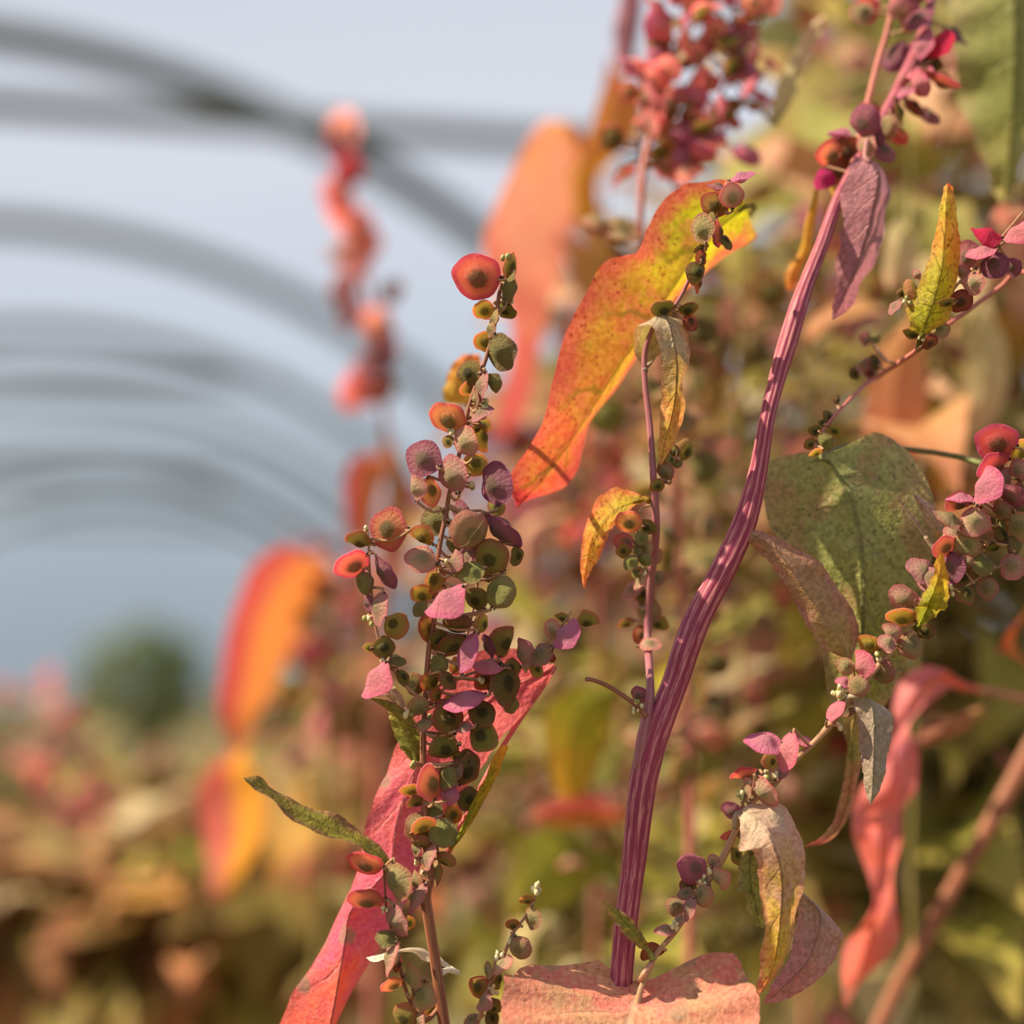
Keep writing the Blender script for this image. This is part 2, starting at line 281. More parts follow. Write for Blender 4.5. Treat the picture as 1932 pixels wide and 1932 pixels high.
# ------------------------------------------------------------------ leaves
def rails(stations, fr, d, dz=None, edge=2.0):
    """stations: (lx,ly, mx,my, rx,ry) in a local frame -> three polylines of world points. dz: (l,m,r) mm behind d"""
    L = []; Mm = []; Rr = []
    for i, s in enumerate(stations):
        q = dz[i] if dz else None
        if q is None: q = (edge, 0, edge)
        for tgt, k in ((L, 0), (Mm, 1), (Rr, 2)):
            x, y, _ = fr(s[2 * k], s[2 * k + 1]); tgt.append(P(x, y, d + q[k] * .001))
    return np.array(L), np.array(Mm), np.array(Rr)
def leaf_mesh(name, L, Mm, Rr, mat, nu=72, nv=20, wave=.0006, jag=.0004, relief=.0004, petiole=None, pr=.0009, origin=(0, 0, 0), side=7, seed=0):
    r = np.random.default_rng(seed + 5)
    L = cr(L, nu); Mm = cr(Mm, nu); Rr = cr(Rr, nu)
    t = np.linspace(0, 1, nu)
    def wob(k): 
        return sum(np.sin(t * f * 6.283 + r.uniform(0, 6.28)) / (1 + .15 * f) for f in k)
    jl, jr = wob((7, 13, 23)), wob((6, 14, 25))
    V = []; UV = []
    vs_ = np.linspace(-1, 1, 2 * (nv // 2) + 1)
    T = np.gradient(Mm, axis=0); T /= np.linalg.norm(T, axis=1)[:, None] + 1e-12
    ph = r.uniform(0, 6.28, 4)
    for i in range(nu):
        S = Rr[i] - L[i]; N = np.cross(T[i], S); nn = np.linalg.norm(N)
        N = N / nn if nn > 1e-9 else np.array([0, -1., 0])
        wid = np.linalg.norm(S)
        fade = min(1, wid / .006)
        for v in vs_:
            a = abs(v); E = (L if v < 0 else Rr)[i]; O = (Rr if v < 0 else L)[i]
            # slope-continuous across the midrib: blend a bit of the straight chord
            p = Mm[i] + (E - Mm[i]) * a
            dirn = (E - Mm[i]); ln = np.linalg.norm(dirn)
            if ln > 1e-9:
                p = p + dirn / ln * ((jl if v < 0 else jr)[i] * jag * a ** 4 * fade)
            p = p + N * (fade * (wave * a ** 2 * math.sin(t[i] * 17 + ph[0] + (1.7 if v < 0 else 0)) + wave * .6 * a * math.sin(t[i] * 33 + ph[1] + v * 2)))
            tt = (t[i] - .13 * a) * side + (.4 if v > 0 else 0)
            fr_ = abs((tt % 1) - .5) * 2
            rel = max(0, (fr_ - .8) / .2) * (1 - a) * .7 + max(0, 1 - a / .08)
            p = p + N * (relief * fade * (rel + .8 * a * (1 - a) * math.sin(tt * 6.283)))
            V.append(p); UV.append((t[i], (v + 1) / 2))
    k = len(vs_)
    F = [(i * k + j, i * k + j + 1, (i + 1) * k + j + 1, (i + 1) * k + j) for i in range(nu - 1) for j in range(k - 1)]
    mb = MB(); mb.add(np.array(V) - np.array(origin), F, UV)
    if petiole is not None:
        a = np.array(petiole, float); b = Mm[0]; c = Mm[min(4, nu - 1)]
        if a.ndim == 1: a = np.array([a, (a + b) / 2 + np.array([0, 0, .15 * np.linalg.norm(a - b)])])
        pts = cr(np.vstack([a, b, c]), 14) - np.array(origin)
        n0 = mb.n; tube(mb, pts, np.linspace(pr, pr * .6, 14), 7)
        mb.uv[-1] = np.tile([.02, .5], (len(mb.uv[-1]), 1))
    return mb.mesh(name, [mat])

# ------------------------------------------------------------------ seed pods (two valves round a seed)
def pod_mesh(name, mat, shape='round', hi=True, seed=0):
    r = np.random.default_rng(seed + 3); mb = MB()
    nr, ns = (9, 28) if hi else (4, 12)
    cz = .44
    def outline(th):    # th = 0 at the tip
        x, z = math.sin(th), math.cos(th)
        if shape == 'pointed': rr = .5 * (1 + .16 * max(0, math.cos(th)) ** 6 - .06 * abs(math.sin(2 * th)) + .10 * max(0, -math.cos(th)) ** 6)
        else: rr = .5 * (1 + .04 * math.cos(3 * th + .4) + .028 * math.cos(5 * th + seed) + .014 * math.cos(8 * th + seed * 2) + .08 * max(0, -math.cos(th)) ** 8)
        return x * rr * 1.04, .5 + z * rr
    bulge = {'round': .17, 'pointed': .18, 'plump': .28, 'cup': .15}[shape]
    w1, w2, p1 = r.uniform(.02, .05), r.uniform(.01, .03), r.uniform(0, 6.28)
    for sgn in (1, -1):
        V = []; UV = []
        for i in range(nr + 1):
            q = i / nr
            for j in range(ns):
                th = 2 * math.pi * j / ns; x, z = outline(th)
                X, Z = x * q, cz + (z - cz) * q
                b = bulge * math.exp(-(q / .52) ** 2.4) + .045 * (1 - q) + .006
                if shape == 'plump': b = bulge * math.sqrt(max(0, 1 - (q * .98) ** 2)) + .006
                if q == 1: b = .004
                rip = w1 * math.sin(2 * th + p1) * q ** 2 + w2 * math.sin(5 * th + p1 * 2) * q ** 3
                if shape == 'cup': rip += -.5 * X * X * 1.6
                V.append((X, sgn * b + rip + .008 * math.sin(9 * th) * q * (1 - q) * sgn, Z)); UV.append((q, j / ns))
        F = []
        for i in range(nr):
            for j in range(ns):
                f = (i * ns + j, i * ns + (j + 1) % ns, (i + 1) * ns + (j + 1) % ns, (i + 1) * ns + j)
                F.append(f if sgn > 0 else f[::-1])
        mb.add(V, F, UV, 0)
    s = bulge * .66
    blob(mb, (0, 0, cz), (.19, s, .19), 1, n=10 if hi else 6, m=6 if hi else 4)
    tube(mb, [(0, 0, -.12), (.01, 0, -.03), (0, 0, .06)], [.028, .035, .03], 6 if hi else 4, 3)
    if hi:
        for k in range(3): blob(mb, (r.uniform(-.07, .07), r.uniform(-.06, .06), r.uniform(-.05, .02)), (.035, .03, .045), 2, n=5, m=3)
    return mb.mesh(name, [mat, M['seed'], M['speck'], ST['twig']])
PODM = {}
def pod(kind, shape, hi):
    k = (kind, shape, hi)
    if k not in PODM: PODM[k] = pod_mesh('seed_pod_' + kind, PT[kind], shape, hi, len(PODM))
    return PODM[k]
class Plant:
    def __init__(s, name, label, cat, base, group=None):
        s.e = thing(name, label, cat, base, group); s.o = np.array(base, float)
    def leaf(s, fr, stations, d, mat, dz=None, edge=2.0, attach=None, label=None, **k):
        L, m, R = rails(stations, fr, d, dz, edge)
        me = leaf_mesh('leaf', L, m, R, M[mat], petiole=attach, origin=s.o, seed=len(stations) * 7 + int(abs(stations[0][0])), **k)
        o = link('leaf', me, s.e)
        if label: o['label'] = label
        return o
    def branch(s, name, pts, mat, d=None, seg=8, ridge=0, nr=9, n=40, down=False, hi=True, label=None):
        """pts: (px,py,width_px,depth)"""
        W = []; rad = []
        for p in pts:
            dd = p[3] if len(p) > 3 else d
            W.append(P(p[0], p[1], dd)); rad.append(p[2] * .5 * dd / FPX)
        W = [np.array(x) for x in W]
        path = cr(np.array(W), n); rr = cr(np.array(rad)[:, None], n)[:, 0]
        if down:     # carry the stem on to the ground
            p0 = path[0]; t0 = path[0] - path[1]; t0 = t0 / np.linalg.norm(t0); b = s.o; h = np.linalg.norm(p0 - b)
            u = np.linspace(1, 0, 22)[:-1, None] ** 1.6
            c1 = p0 + t0 * h * .3; c2 = b + np.array([0, 0, h * .4])
            q = (1 - u) ** 3 * p0 + 3 * (1 - u) ** 2 * u * c1 + 3 * (1 - u) * u ** 2 * c2 + u ** 3 * b
            path = np.vstack([q, path]); rr = np.concatenate([rr[0] * (1 + .35 * u[:, 0]), rr])
        return Branch(s, name, path, np.abs(rr), ST[mat], seg, ridge, nr, hi, label)
class Branch:
    def __init__(s, plant, name, path, rad, mat, seg, ridge, nr, hi=True, label=None):
        s.p = plant; s.name = name; s.path = path; s.rad = rad; s.mat = mat; s.seg = seg; s.ridge = ridge; s.nr = nr; s.pods = []; s.hi = hi; s.buds = []; s.label = label; s.extra = []
    def near(s, c, dirv=None):
        dd = s.path - np.array(c)
        sc = (dd @ np.array(RT)) ** 2 + (dd @ np.array(UP)) ** 2 + .04 * (dd @ np.array(FW)) ** 2
        i = int(np.argmin(sc)); return s.path[i]
    def depth_px(s, px, py):
        q = s.path - np.array(CAM); dd = q @ np.array(FW)
        x = q @ np.array(RT) / dd * FPX + 966; y = 966 - q @ np.array(UP) / dd * FPX
        return float(dd[np.argmin((x - px) ** 2 + (y - py) ** 2)])
    def put(s, fr, rows, shape=None, spread=.004, back=0.0):
        for row in rows:
            x, y, wd, ln, ang, kind = row[:6]
            px, py, k = fr(x, y)
            d = s.depth_px(px, py)
            d += (row[6] * .001 if len(row) > 6 else random.uniform(-spread, spread)) + back
            size = max(wd, ln) * k * d / FPX * 1.06
            a = math.radians(ang); ax = (RT * math.cos(a) + UP * math.sin(a)).normalized(); n = -FW; wv = ax.cross(n)
            if wd < ln:
                th = math.acos(max(.18, wd / ln) if wd / ln < .9 else .87); best = None
                for sg in (1, -1):
                    nn = Matrix.Rotation(sg * th, 3, ax) @ n
                    sc = nn.dot(SUN) * (1 if kind in ('pink', 'dpink', 'dusty', 'green', 'crimson', 'mauve') else -.8) + random.uniform(-.25, .25)
                    if best is None or sc > best[0]: best = (sc, nn)
                n = best[1]
            else:
                th = math.acos(max(.22, ln / wd) if ln / wd < .9 else .87); sg = 1 if (UP.dot(ax) > -.2) == (kind in ('pink', 'dpink', 'dusty')) else -1
                R_ = Matrix.Rotation(sg * th, 3, wv); n = R_ @ n; ax = R_ @ ax
            wv = n.cross(ax) * -1; wv.normalize()
            s.add(Vector(P(px, py, d)) - ax * size * .47, ax, n, size, kind, shape or random.choice(['round', 'pointed', 'pointed', 'plump', 'cup', 'round'] if kind in ('green', 'dark', 'dusty', 'olive') else ['round', 'round', 'pointed', 'cup']))
    def add(s, base, ax, n, size, kind, shape, hi=None):
        x = n.cross(ax).normalized(); m = Matrix.Identity(4)
        for i in range(3): m[i][0] = x[i] * size; m[i][1] = n[i] * size; m[i][2] = ax[i] * size; m[i][3] = base[i] - s.p.o[i]
        s.pods.append((m, kind, shape, base, ax, size))
    def auto(s, n, kinds, size_px, t0=0.0, t1=1.0, spread=1.0, shape=None):
        """n pods set round the branch between t0 and t1"""
        N = len(s.path)
        for k in range(n):
            t = t0 + (t1 - t0) * (k + random.random()) / n; i = min(N - 2, int(t * (N - 1)))
            c = Vector(s.path[i]); T = Vector(s.path[i + 1] - s.path[i]).normalized()
            d = float((s.path[i] - np.array(CAM)) @ np.array(FW)); size = random.uniform(*size_px) * d / FPX
            az = random.uniform(0, 6.283); side = T.orthogonal().normalized(); side = Matrix.Rotation(az, 3, T) @ side
            ax = (side + T * random.uniform(-.4, .9)).normalized()
            nn = Vector((random.uniform(-1, 1), random.uniform(-1.4, .4), random.uniform(-1, 1))); nn = (nn - ax * nn.dot(ax)).normalized()
            s.add(c + side * size * random.uniform(.15, .75) * spread, ax, nn, size, random.choice(kinds), shape or random.choice(['round', 'pointed', 'cup', 'plump']))
    def bud(s, fr, pts, r_px=9):
        for x, y in pts:
            px, py, k = fr(x, y); d = s.depth_px(px, py) - .0015
            for _ in range(4):
                q = P(px + random.uniform(-7, 7), py + random.uniform(-8, 8), d + random.uniform(-.001, .001)); rr = r_px * d / FPX * random.uniform(.4, .65)
                s.buds.append((q, rr))
    def build(s):
        mb = MB(); o = s.p.o
        tube(mb, s.path - o, s.rad, s.seg, 0, s.ridge, s.nr)
        for b, r in s.extra: tube(mb, b - o, r, 7, 0)
        for (m, kind, shape, base, ax, size) in s.pods:
            b = np.array(base - ax * size * .1); q = s.near(b)
            if np.linalg.norm(b - q) > .0006:
                mid = (b + q) / 2 - np.array(ax) * .0008 + np.array([0, 0, -.12 * np.linalg.norm(b - q)])
                tube(mb, cr(np.array([q, mid, b]), 5 if s.hi else 3) - o, (.00042 if s.hi else .0005), 5 if s.hi else 4, 1, cap=False)
        for q, rr in s.buds:
            blob(mb, np.array(q) - o, (rr, rr, rr * 1.25), 2 if random.random() < .65 else 3, n=7, m=5)
            st = s.near(q); tube(mb, np.array([st, np.array(q)]) - o, .0003, 4, 1, cap=False)
        ob = link(s.name, mb.mesh(s.name, [s.mat, ST['twig'], M['bud'], M['budg']]), s.p.e)
        if s.label: ob['label'] = s.label
        for (m, kind, shape, *_r) in s.pods:
            link('seed_pod', pod(kind, shape, s.hi), ob, m)
        return ob
def ground_under(px, py, d, dx=0.0, dy=0.0):
    p = P(px, py, d); return (p.x + dx, p.y + dy, 0.0)

LM('apricot', [(0, (222, 150, 90)), (.35, (226, 150, 124)), (.65, (232, 118, 100)), (.85, (230, 92, 96)), (1, (216, 100, 100))], edge=(232, 120, 104), edge_amt=.5, vein=(220, 150, 120), mealy=.1, spots=0, trans=.5, val=.85, bright=1.05)
#@@BIG STRUCTURE
# ------------------------------------------------------------------ ground, hoops, far trees
g = G('field_soil'); o_ = g.obj()
c_ = g.mix(g.step(g.noise(o_, .8, 5), .4, .62), lin((96, 84, 52)), lin((92, 96, 44))); c_ = g.mix(g.math('MULTIPLY', g.noise(o_, 14, 4), .5), c_, lin((124, 104, 74)))
p_ = g.n('BsdfPrincipled'); g.set(p_.inputs['Base Color'], c_); p_.inputs['Roughness'].default_value = .95; g.set(g.out.inputs[0], p_.outputs[0])
mb = MB(); N_ = 60
xs = np.linspace(-120, 120, N_); ys = np.linspace(-40, 200, N_)
V = [(x, y, 0 if (abs(x) < 12 and y < 40) else .12 * math.sin(x * .3) * math.cos(y * .21) - .1) for x in xs for y in ys]
mb.add(V, [(i * N_ + j, (i + 1) * N_ + j, (i + 1) * N_ + j + 1, i * N_ + j + 1) for i in range(N_ - 1) for j in range(N_ - 1)], [(0, 0)] * len(V))
gr = link('ground', mb.mesh('ground', [g.m])); gr['kind'] = 'structure'

YAW = math.atan((966 - 400) / FPX); AX = Vector((-math.sin(YAW), math.cos(YAW), 0)); AR = Vector((math.cos(YAW), math.sin(YAW), 0))
HR = 3.0; HD = 3.0 * FPX / 1850; CZ = CAMZ + 1.99 - HR; HOFF = -.925
M['steel'] = plain('galvanised_steel', (92, 99, 101), .6, .2, .12, 6); M['clamp'] = plain('dark_clamp', (84, 88, 86), .5, .4)
hl = ['nearest tall arched grey steel tunnel hoop, with a level tie bar under its top', 'second arched grey steel tunnel hoop, just behind the nearest one',
      'third arched grey steel tunnel hoop, with a tie bar low in the sky', 'fourth arched grey steel tunnel hoop, fading behind the third',
      'fifth arched grey steel tunnel hoop, faint with a tie bar', 'sixth arched grey steel tunnel hoop, very faint near the treetops', 'farthest arched grey steel tunnel hoop, last of the row']
for i in range(7):
    dd = HD * (1 + .43 * i); c = Vector((0, 0, 0)) + AX * dd + AR * HOFF
    t = thing('tunnel_hoop', hl[i], 'hoop', c, 'steel hoops of the open growing tunnel')
    pts = [AR * (-HR) + Vector((0, 0, 0))]
    pts = [np.array((AR * (HR * math.cos(a)) + Vector((0, 0, CZ + HR * math.sin(a))))) for a in np.linspace(math.pi - math.asin(-CZ / HR if CZ < 0 else 0), math.asin(-CZ / HR) if CZ < 0 else 0, 90)]
    if CZ > 0: pts = [np.array(AR * -HR)] + pts + [np.array(AR * HR)]
    mb = MB(); tube(mb, pts, .05, 12); link('arch_pipe', mb.mesh('arch_pipe', [M['steel']]), t)
    if i % 2 == 0:
        z = CAMZ + 1.743; hx = math.sqrt(HR ** 2 - (z - CZ) ** 2)
        mb = MB(); tube(mb, [np.array(AR * x + Vector((0, 0, z)) - AX * .05) for x in np.linspace(-hx, 3.05 if i == 0 else hx, 20)], .04, 10); link('tie_bar', mb.mesh('tie_bar', [M['steel']]), t)
        if i == 0: mb = MB(); tube(mb, [np.array(AR * 3.05 + Vector((0, 0, zz)) - AX * .05) for zz in (0, 1, 2, z + .06)], .036, 10); link('post', mb.mesh('post', [M['steel']]), t)
        for sx in (-1, 1):
            mb = MB(); tube(mb, [np.array(AR * (sx * hx - .07) + Vector((0, 0, z)) - AX * .03), np.array(AR * (sx * hx + .07) + Vector((0, 0, z)) - AX * .03)], .05, 10)
            link('clamp', mb.mesh('clamp', [M['clamp']]), t)
M['crown'] = leaf_mat('crown_leaf', [(0, (74, 96, 50)), (1, (96, 110, 60))], mealy=.05, spots=0, trans=.4); M['bark'] = plain('bark', (84, 70, 54), .9)
M['crown2'] = leaf_mat('crown_leaf_dark', [(0, (44, 66, 30)), (1, (58, 74, 38))], mealy=.02, spots=0, trans=.35)
def far_tree(px, py_top, half_px, d, label, mat, seed, grp=None, n=900):
    r = np.random.default_rng(seed); top = P(px, py_top, d); half = half_px * d / FPX; h = max(1.2, top.z)
    t = thing('field_tree', label, 'tree', (top.x, top.y, -.1), grp)
    mb = MB(); tube(mb, [(0, 0, 0), (.02, 0, h * .3), (0, .05, h * .7)], [half * .12, half * .09, half * .03], 9); link('trunk', mb.mesh('trunk', [M['bark']]), t)
    mb = MB(); V = []; F = []; UV = []
    for k in range(n):
        a = r.normal(size=3); a /= np.linalg.norm(a); q = r.uniform(.5, 1) ** .6
        lump = 1 + .18 * math.sin(a[0] * 5 + seed) * math.cos(a[2] * 6)
        c = np.array([a[0] * half, a[1] * half, a[2] * h * .42]) * q * lump + [0, 0, h * .57]
        u = r.normal(size=3); u /= np.linalg.norm(u); v = np.cross(u, a); v /= np.linalg.norm(v) + 1e-9; s = half * r.uniform(.09, .17)
        i0 = len(V); V += [c - u * s, c + v * s * .5, c + u * s, c - v * s * .5]; F.append((i0, i0 + 1, i0 + 2, i0 + 3)); UV += [(0, .5), (.5, 0), (1, .5), (.5, 1)]
    mb.add(V, F, UV); ob = link('crown', mb.mesh('crown', [M[mat]]), t); ob['kind'] = 'stuff'
far_tree(275, 1165, 120, 26, 'round green tree standing alone beyond the crop', 'crown', 1)
far_tree(-20, 1400, 130, 9, 'low dark green bush at the edge of the crop', 'crown2', 2)
far_tree(560, 1260, 150, 40, 'small hazy green tree behind the drooping flame coloured leaf', 'crown', 3)

#@@PLANTS
def px_of(fr, pts): return [(fr(p[0], p[1])[0], fr(p[0], p[1])[1]) + tuple(p[2:]) for p in pts]
def at(px, py, d): return np.array(P(px, py, d))
# ================================================================== plant A: sharp upright spike
A = Plant('orache_plant', 'orache plant whose sharp upright spike of round seed pods stands out against the pale sky', 'plant', ground_under(850, 1932, .42, .01, .06))
sA = A.branch('stem', [(842, 1960, 23, .411), (825, 1835, 21, .411), (808, 1726, 21, .41), (803, 1690, 22, .41), (811, 1648, 20, .41), (804, 1600, 16, .41), (801, 1500, 14, .41),
     (799, 1384, 12, .41), (809, 1227, 10, .41), (819, 1170, 10, .41), (828, 1042, 9, .41), (842, 971, 9, .411), (848, 931, 8, .411), (866, 860, 8, .411), (880, 789, 8, .411), (892, 745, 8, .411), (918, 673, 8, .412), (934, 608, 8, .412), (944, 543, 7, .413), (958, 497, 5, .413)],
     'brown', n=120, down=True, ridge=.05, nr=7)
sA.put(R1, [(1165, 315, 310, 330, 172, 'red', -3), (1400, 240, 90, 170, 75, 'olive', 0), (1395, 400, 100, 220, 80, 'green', -2), (1210, 560, 120, 150, 190, 'olor', 2), (1370, 560, 90, 150, 330, 'dark', 2),
    (1215, 790, 140, 150, 180, 'olor', 1), (1335, 860, 190, 260, 290, 'green', -3), (1100, 1020, 190, 160, 180, 'dark', 0), (1110, 1130, 90, 150, 200, 'olor', 3), (1195, 1110, 90, 190, 260, 'dpink', -3), (1270, 1090, 90, 140, 300, 'green', -1),
    (955, 1350, 190, 270, 160, 'orange', -2), (1190, 1320, 80, 180, 30, 'dpink', -3), (1210, 1400, 110, 110, 330, 'olor', 2), (950, 1520, 90, 90, 160, 'olive', 0), (1085, 1520, 160, 215, 110, 'dpink', -4), (1200, 1490, 100, 190, 280, 'olor', 2),
    (775, 1650, 270, 240, 150, 'mauve', -2), (990, 1765, 200, 250, 105, 'dpink', -5), (1150, 1690, 180, 175, 60, 'olor', 0), (1300, 1830, 210, 300, 95, 'mauve', -4), (710, 1860, 100, 180, 100, 'dpink', -5), (815, 1880, 150, 190, 280, 'orange', 0),
    (1250, 700, 50, 110, 265, 'dusty', -2), (1290, 620, 40, 130, 85, 'dusty', -2), (1150, 1210, 40, 120, 100, 'dusty', -2), (1160, 1420, 50, 90, 200, 'olive', -1)])
sA.put(R2, [(780, 290, 190, 175, 180, 'green', 2), (690, 400, 110, 160, 150, 'olor', 1), (690, 550, 180, 195, 165, 'dpink', -3), (1000, 350, 250, 245, 130, 'dusty', -5), (1210, 340, 110, 290, 318, 'mauve', -2),
    (1155, 530, 200, 225, 130, 'olive', -2), (1315, 520, 80, 130, 260, 'dark', 0), (1025, 630, 160, 165, 200, 'green', -5), (780, 690, 150, 130, 150, 'olor', -1), (690, 780, 130, 145, 170, 'olor', 0), (680, 870, 90, 105, 230, 'green', -3),
    (845, 810, 130, 285, 215, 'pink', -9), (1045, 815, 150, 155, 140, 'dark', -2), (1210, 770, 160, 210, 60, 'green', -4), (930, 970, 70, 180, 178, 'dark', -2), (1080, 970, 70, 120, 80, 'olive', 1), (720, 1010, 80, 180, 100, 'olor', 1),
    (800, 1080, 130, 145, 200, 'dark', 0), (890, 1110, 130, 195, 210, 'olive', 0), (1000, 1150, 115, 250, 248, 'pink', -8), (1130, 1120, 65, 150, 110, 'mauve', 1), (1235, 1095, 150, 205, 70, 'olive', 1), (800, 1240, 110, 130, 240, 'green', 0),
    (860, 1350, 80, 130, 310, 'olive', -4), (760, 1360, 110, 155, 250, 'olor', 0), (640, 1370, 140, 135, 180, 'dark', 2), (665, 1520, 140, 135, 120, 'dusty', -3), (860, 1600, 190, 215, 110, 'olive', -3), (1085, 1570, 175, 170, 60, 'dark', -2),
    (1090, 1720, 195, 190, 330, 'dark', -1), (700, 1630, 60, 120, 20, 'dusty', -4), (970, 1660, 60, 95, 20, 'dpink', -4), (840, 1800, 180, 190, 200, 'dark', -2), (980, 1890, 160, 130, 0, 'dark', 0), (790, 1450, 70, 90, 80, 'olor', -3),
    (905, 440, 110, 120, 90, 'green', 3), (1000, 520, 90, 140, 60, 'dpink', 0), (900, 560, 60, 150, 80, 'dpink', -4), (920, 1850, 80, 120, 140, 'olive', 2), (880, 1480, 90, 90, 200, 'olor', 3), (930, 1250, 90, 110, 120, 'olor', 3), (1180, 200, 120, 120, 40, 'olive', 3), (950, 230, 110, 130, 100, 'mauve', 4)])
sA.put(R3, [(1410, 170, 150, 200, 60, 'dark', 0), (1300, 210, 110, 140, 250, 'green', -3), (1195, 255, 140, 200, 100, 'orange', -4), (1080, 290, 85, 120, 190, 'olor', 0), (1115, 370, 65, 110, 200, 'olive', 0), (1310, 320, 120, 110, 0, 'pink', -2),
    (1425, 345, 140, 140, 350, 'dark', 0), (1330, 440, 120, 110, 0, 'olor', 1), (1130, 520, 170, 170, 190, 'dusty', -2), (1150, 510, 100, 150, 30, 'olor', -5), (1275, 550, 150, 170, 330, 'green', -3), (1143, 600, 50, 120, 170, 'olive', -3), (1190, 700, 60, 160, 70, 'dpink', -5),
    (1110, 650, 55, 90, 90, 'dusty', -3), (1295, 710, 60, 120, 330, 'olive', -2), (1120, 945, 60, 180, 240, 'dpink', -5), (1240, 790, 60, 140, 265, 'dusty', 2), (1210, 420, 120, 120, 90, 'green', 1), (1340, 180, 100, 120, 60, 'dusty', -2), (1100, 840, 50, 110, 90, 'dusty', -1)])
sA.bud(R1, [(1370, 170), (1420, 470), (1160, 1210), (1230, 1250), (970, 1440), (1120, 1830)])
sA.bud(R2, [(870, 560), (910, 640), (770, 1450), (760, 1610), (1090, 1360), (1020, 1490), (640, 1900)])
sA.bud(R3, [(1130, 720), (1170, 810), (1230, 640)], 8)
bl = A.branch('side_branch', px_of(R2, [(715, 1490, 7), (590, 1395, 6), (480, 1250, 6), (395, 1050, 5), (360, 800, 5), (340, 600, 5), (335, 410, 4)]), 'twig', .408, n=40)
bl.put(R2, [(475, 345, 270, 250, 178, 'orange', -2), (275, 430, 80, 175, 170, 'olive', 0), (228, 575, 150, 230, 210, 'red', -3), (440, 620, 110, 220, 300, 'mauve', -2), (310, 700, 90, 145, 280, 'green', -1), (410, 870, 110, 215, 260, 'dpink', -4),
    (520, 985, 170, 170, 320, 'olive', 1), (430, 1130, 150, 145, 0, 'dark', -2), (340, 1130, 60, 75, 180, 'olive', 1), (525, 1215, 60, 110, 340, 'green', -1), (378, 1335, 110, 260, 235, 'pink', -5), (560, 1330, 70, 110, 300, 'dark', 0), (330, 830, 60, 120, 95, 'mauve', 1)])
bl.bud(R2, [(310, 360), (330, 950), (440, 1190), (480, 1260), (600, 1560)])
br = A.branch('side_branch', px_of(R2, [(720, 1520, 7, .41), (840, 1400, 6, .413), (990, 1310, 6, .414), (1240, 1250, 6, .413), (1400, 1240, 5, .411), (1520, 1090, 5, .41), (1610, 990, 4, .41), (1680, 890, 4, .41)]), 'twig', n=40)
br.put(R2, [(1140, 1260, 80, 180, 178, 'pink', -5), (1290, 1260, 120, 120, 180, 'olive', 0), (1355, 1170, 90, 190, 100, 'dpink', 1), (1480, 1180, 110, 165, 45, 'dusty', -3), (1560, 1010, 100, 130, 110, 'dpink', -1), (1630, 1040, 90, 220, 50, 'pink', -4), (1620, 930, 60, 90, 160, 'olive', 1),
    (1785, 960, 100, 150, 0, 'olive', 1), (1100, 1350, 135, 135, 120, 'olor', -3), (1235, 1370, 180, 260, 280, 'dark', -4), (1275, 1500, 100, 120, 270, 'green', 0), (985, 1480, 95, 260, 195, 'pink', -8), (1450, 1280, 80, 100, 300, 'olive', 2), (1530, 1190, 60, 90, 330, 'brown', 2)])
bl2 = A.branch('side_branch', px_of(R2, [(725, 1450, 6, .411), (900, 1280, 5, .413), (1000, 1000, 5, .414), (1065, 640, 5, .413), (1060, 440, 4, .412)]), 'twig', n=30)
bl2.bud(R2, [(1000, 960), (1050, 470), (1190, 690)]); bl2.put(R2, [(1130, 640, 90, 110, 300, 'olive', 2)])
low = A.branch('side_branch', [(830, 1900, 10, .411), (800, 1925, 9, .409), (770, 1880, 8, .408)] + px_of(R3, [(1010, 1360, 7, .407), (985, 1240, 6, .406), (935, 1040, 5, .406), (922, 900, 4, .406), (915, 770, 4, .406)]), 'brown', n=40)
low.put(R3, [(808, 735, 150, 210, 165, 'red', -2), (1000, 840, 160, 225, 280, 'dusty', -3), (812, 955, 150, 220, 180, 'orange', -1), (1000, 1085, 120, 190, 290, 'dpink', -3), (1065, 1100, 80, 80, 0, 'olor', 2), (930, 1195, 80, 120, 170, 'green', -2), (960, 1310, 55, 190, 252, 'dpink', -3),
    (970, 1470, 90, 140, 210, 'orange', -1), (1075, 1430, 80, 160, 100, 'dusty', -3), (1145, 1535, 140, 175, 250, 'dusty', -4), (1050, 1660, 150, 155, 130, 'olive', -1), (1200, 1625, 90, 90, 0, 'olor', 1), (1140, 1680, 50, 130, 270, 'dpink', -3), (1000, 1350, 40, 90, 260, 'brown', 0)])
low.bud(R3, [(925, 1010), (1000, 1240)], 7)
tw = A.branch('side_branch', [(842, 1955, 10, .411), (870, 1990, 9, .409)] + px_of(R3, [(1480, 1713, 9, .408), (1560, 1480, 8, .407), (1640, 1300, 7, .407), (1700, 1160, 6, .407), (1760, 1080, 5, .407), (1815, 1000, 4, .407), (1850, 900, 4, .407)]), 'twig', n=40)
tw.put(R3, [(1785, 960, 65, 85, 180, 'olor', 0), (1820, 1070, 90, 125, 270, 'dusty', -2), (1700, 1110, 75, 85, 170, 'olor', 0), (1745, 1245, 120, 140, 300, 'dusty', -2), (1630, 1355, 50, 140, 35, 'dpink', -3), (1550, 1390, 50, 95, 90, 'dusty', -2), (1610, 1440, 60, 110, 270, 'olive', 1),
    (1490, 1490, 125, 120, 150, 'olor', 1), (1520, 1570, 60, 120, 240, 'dpink', -3), (1585, 1600, 90, 100, 330, 'dark', 0), (1570, 1680, 80, 90, 300, 'dark', 0), (1450, 1690, 50, 90, 200, 'dusty', 0)])
tw.bud(R3, [(1850, 900), (1840, 880), (1690, 1200), (1620, 1290), (1580, 1500)], 9)
for b in (sA, bl, br, bl2, low, tw): b.build()
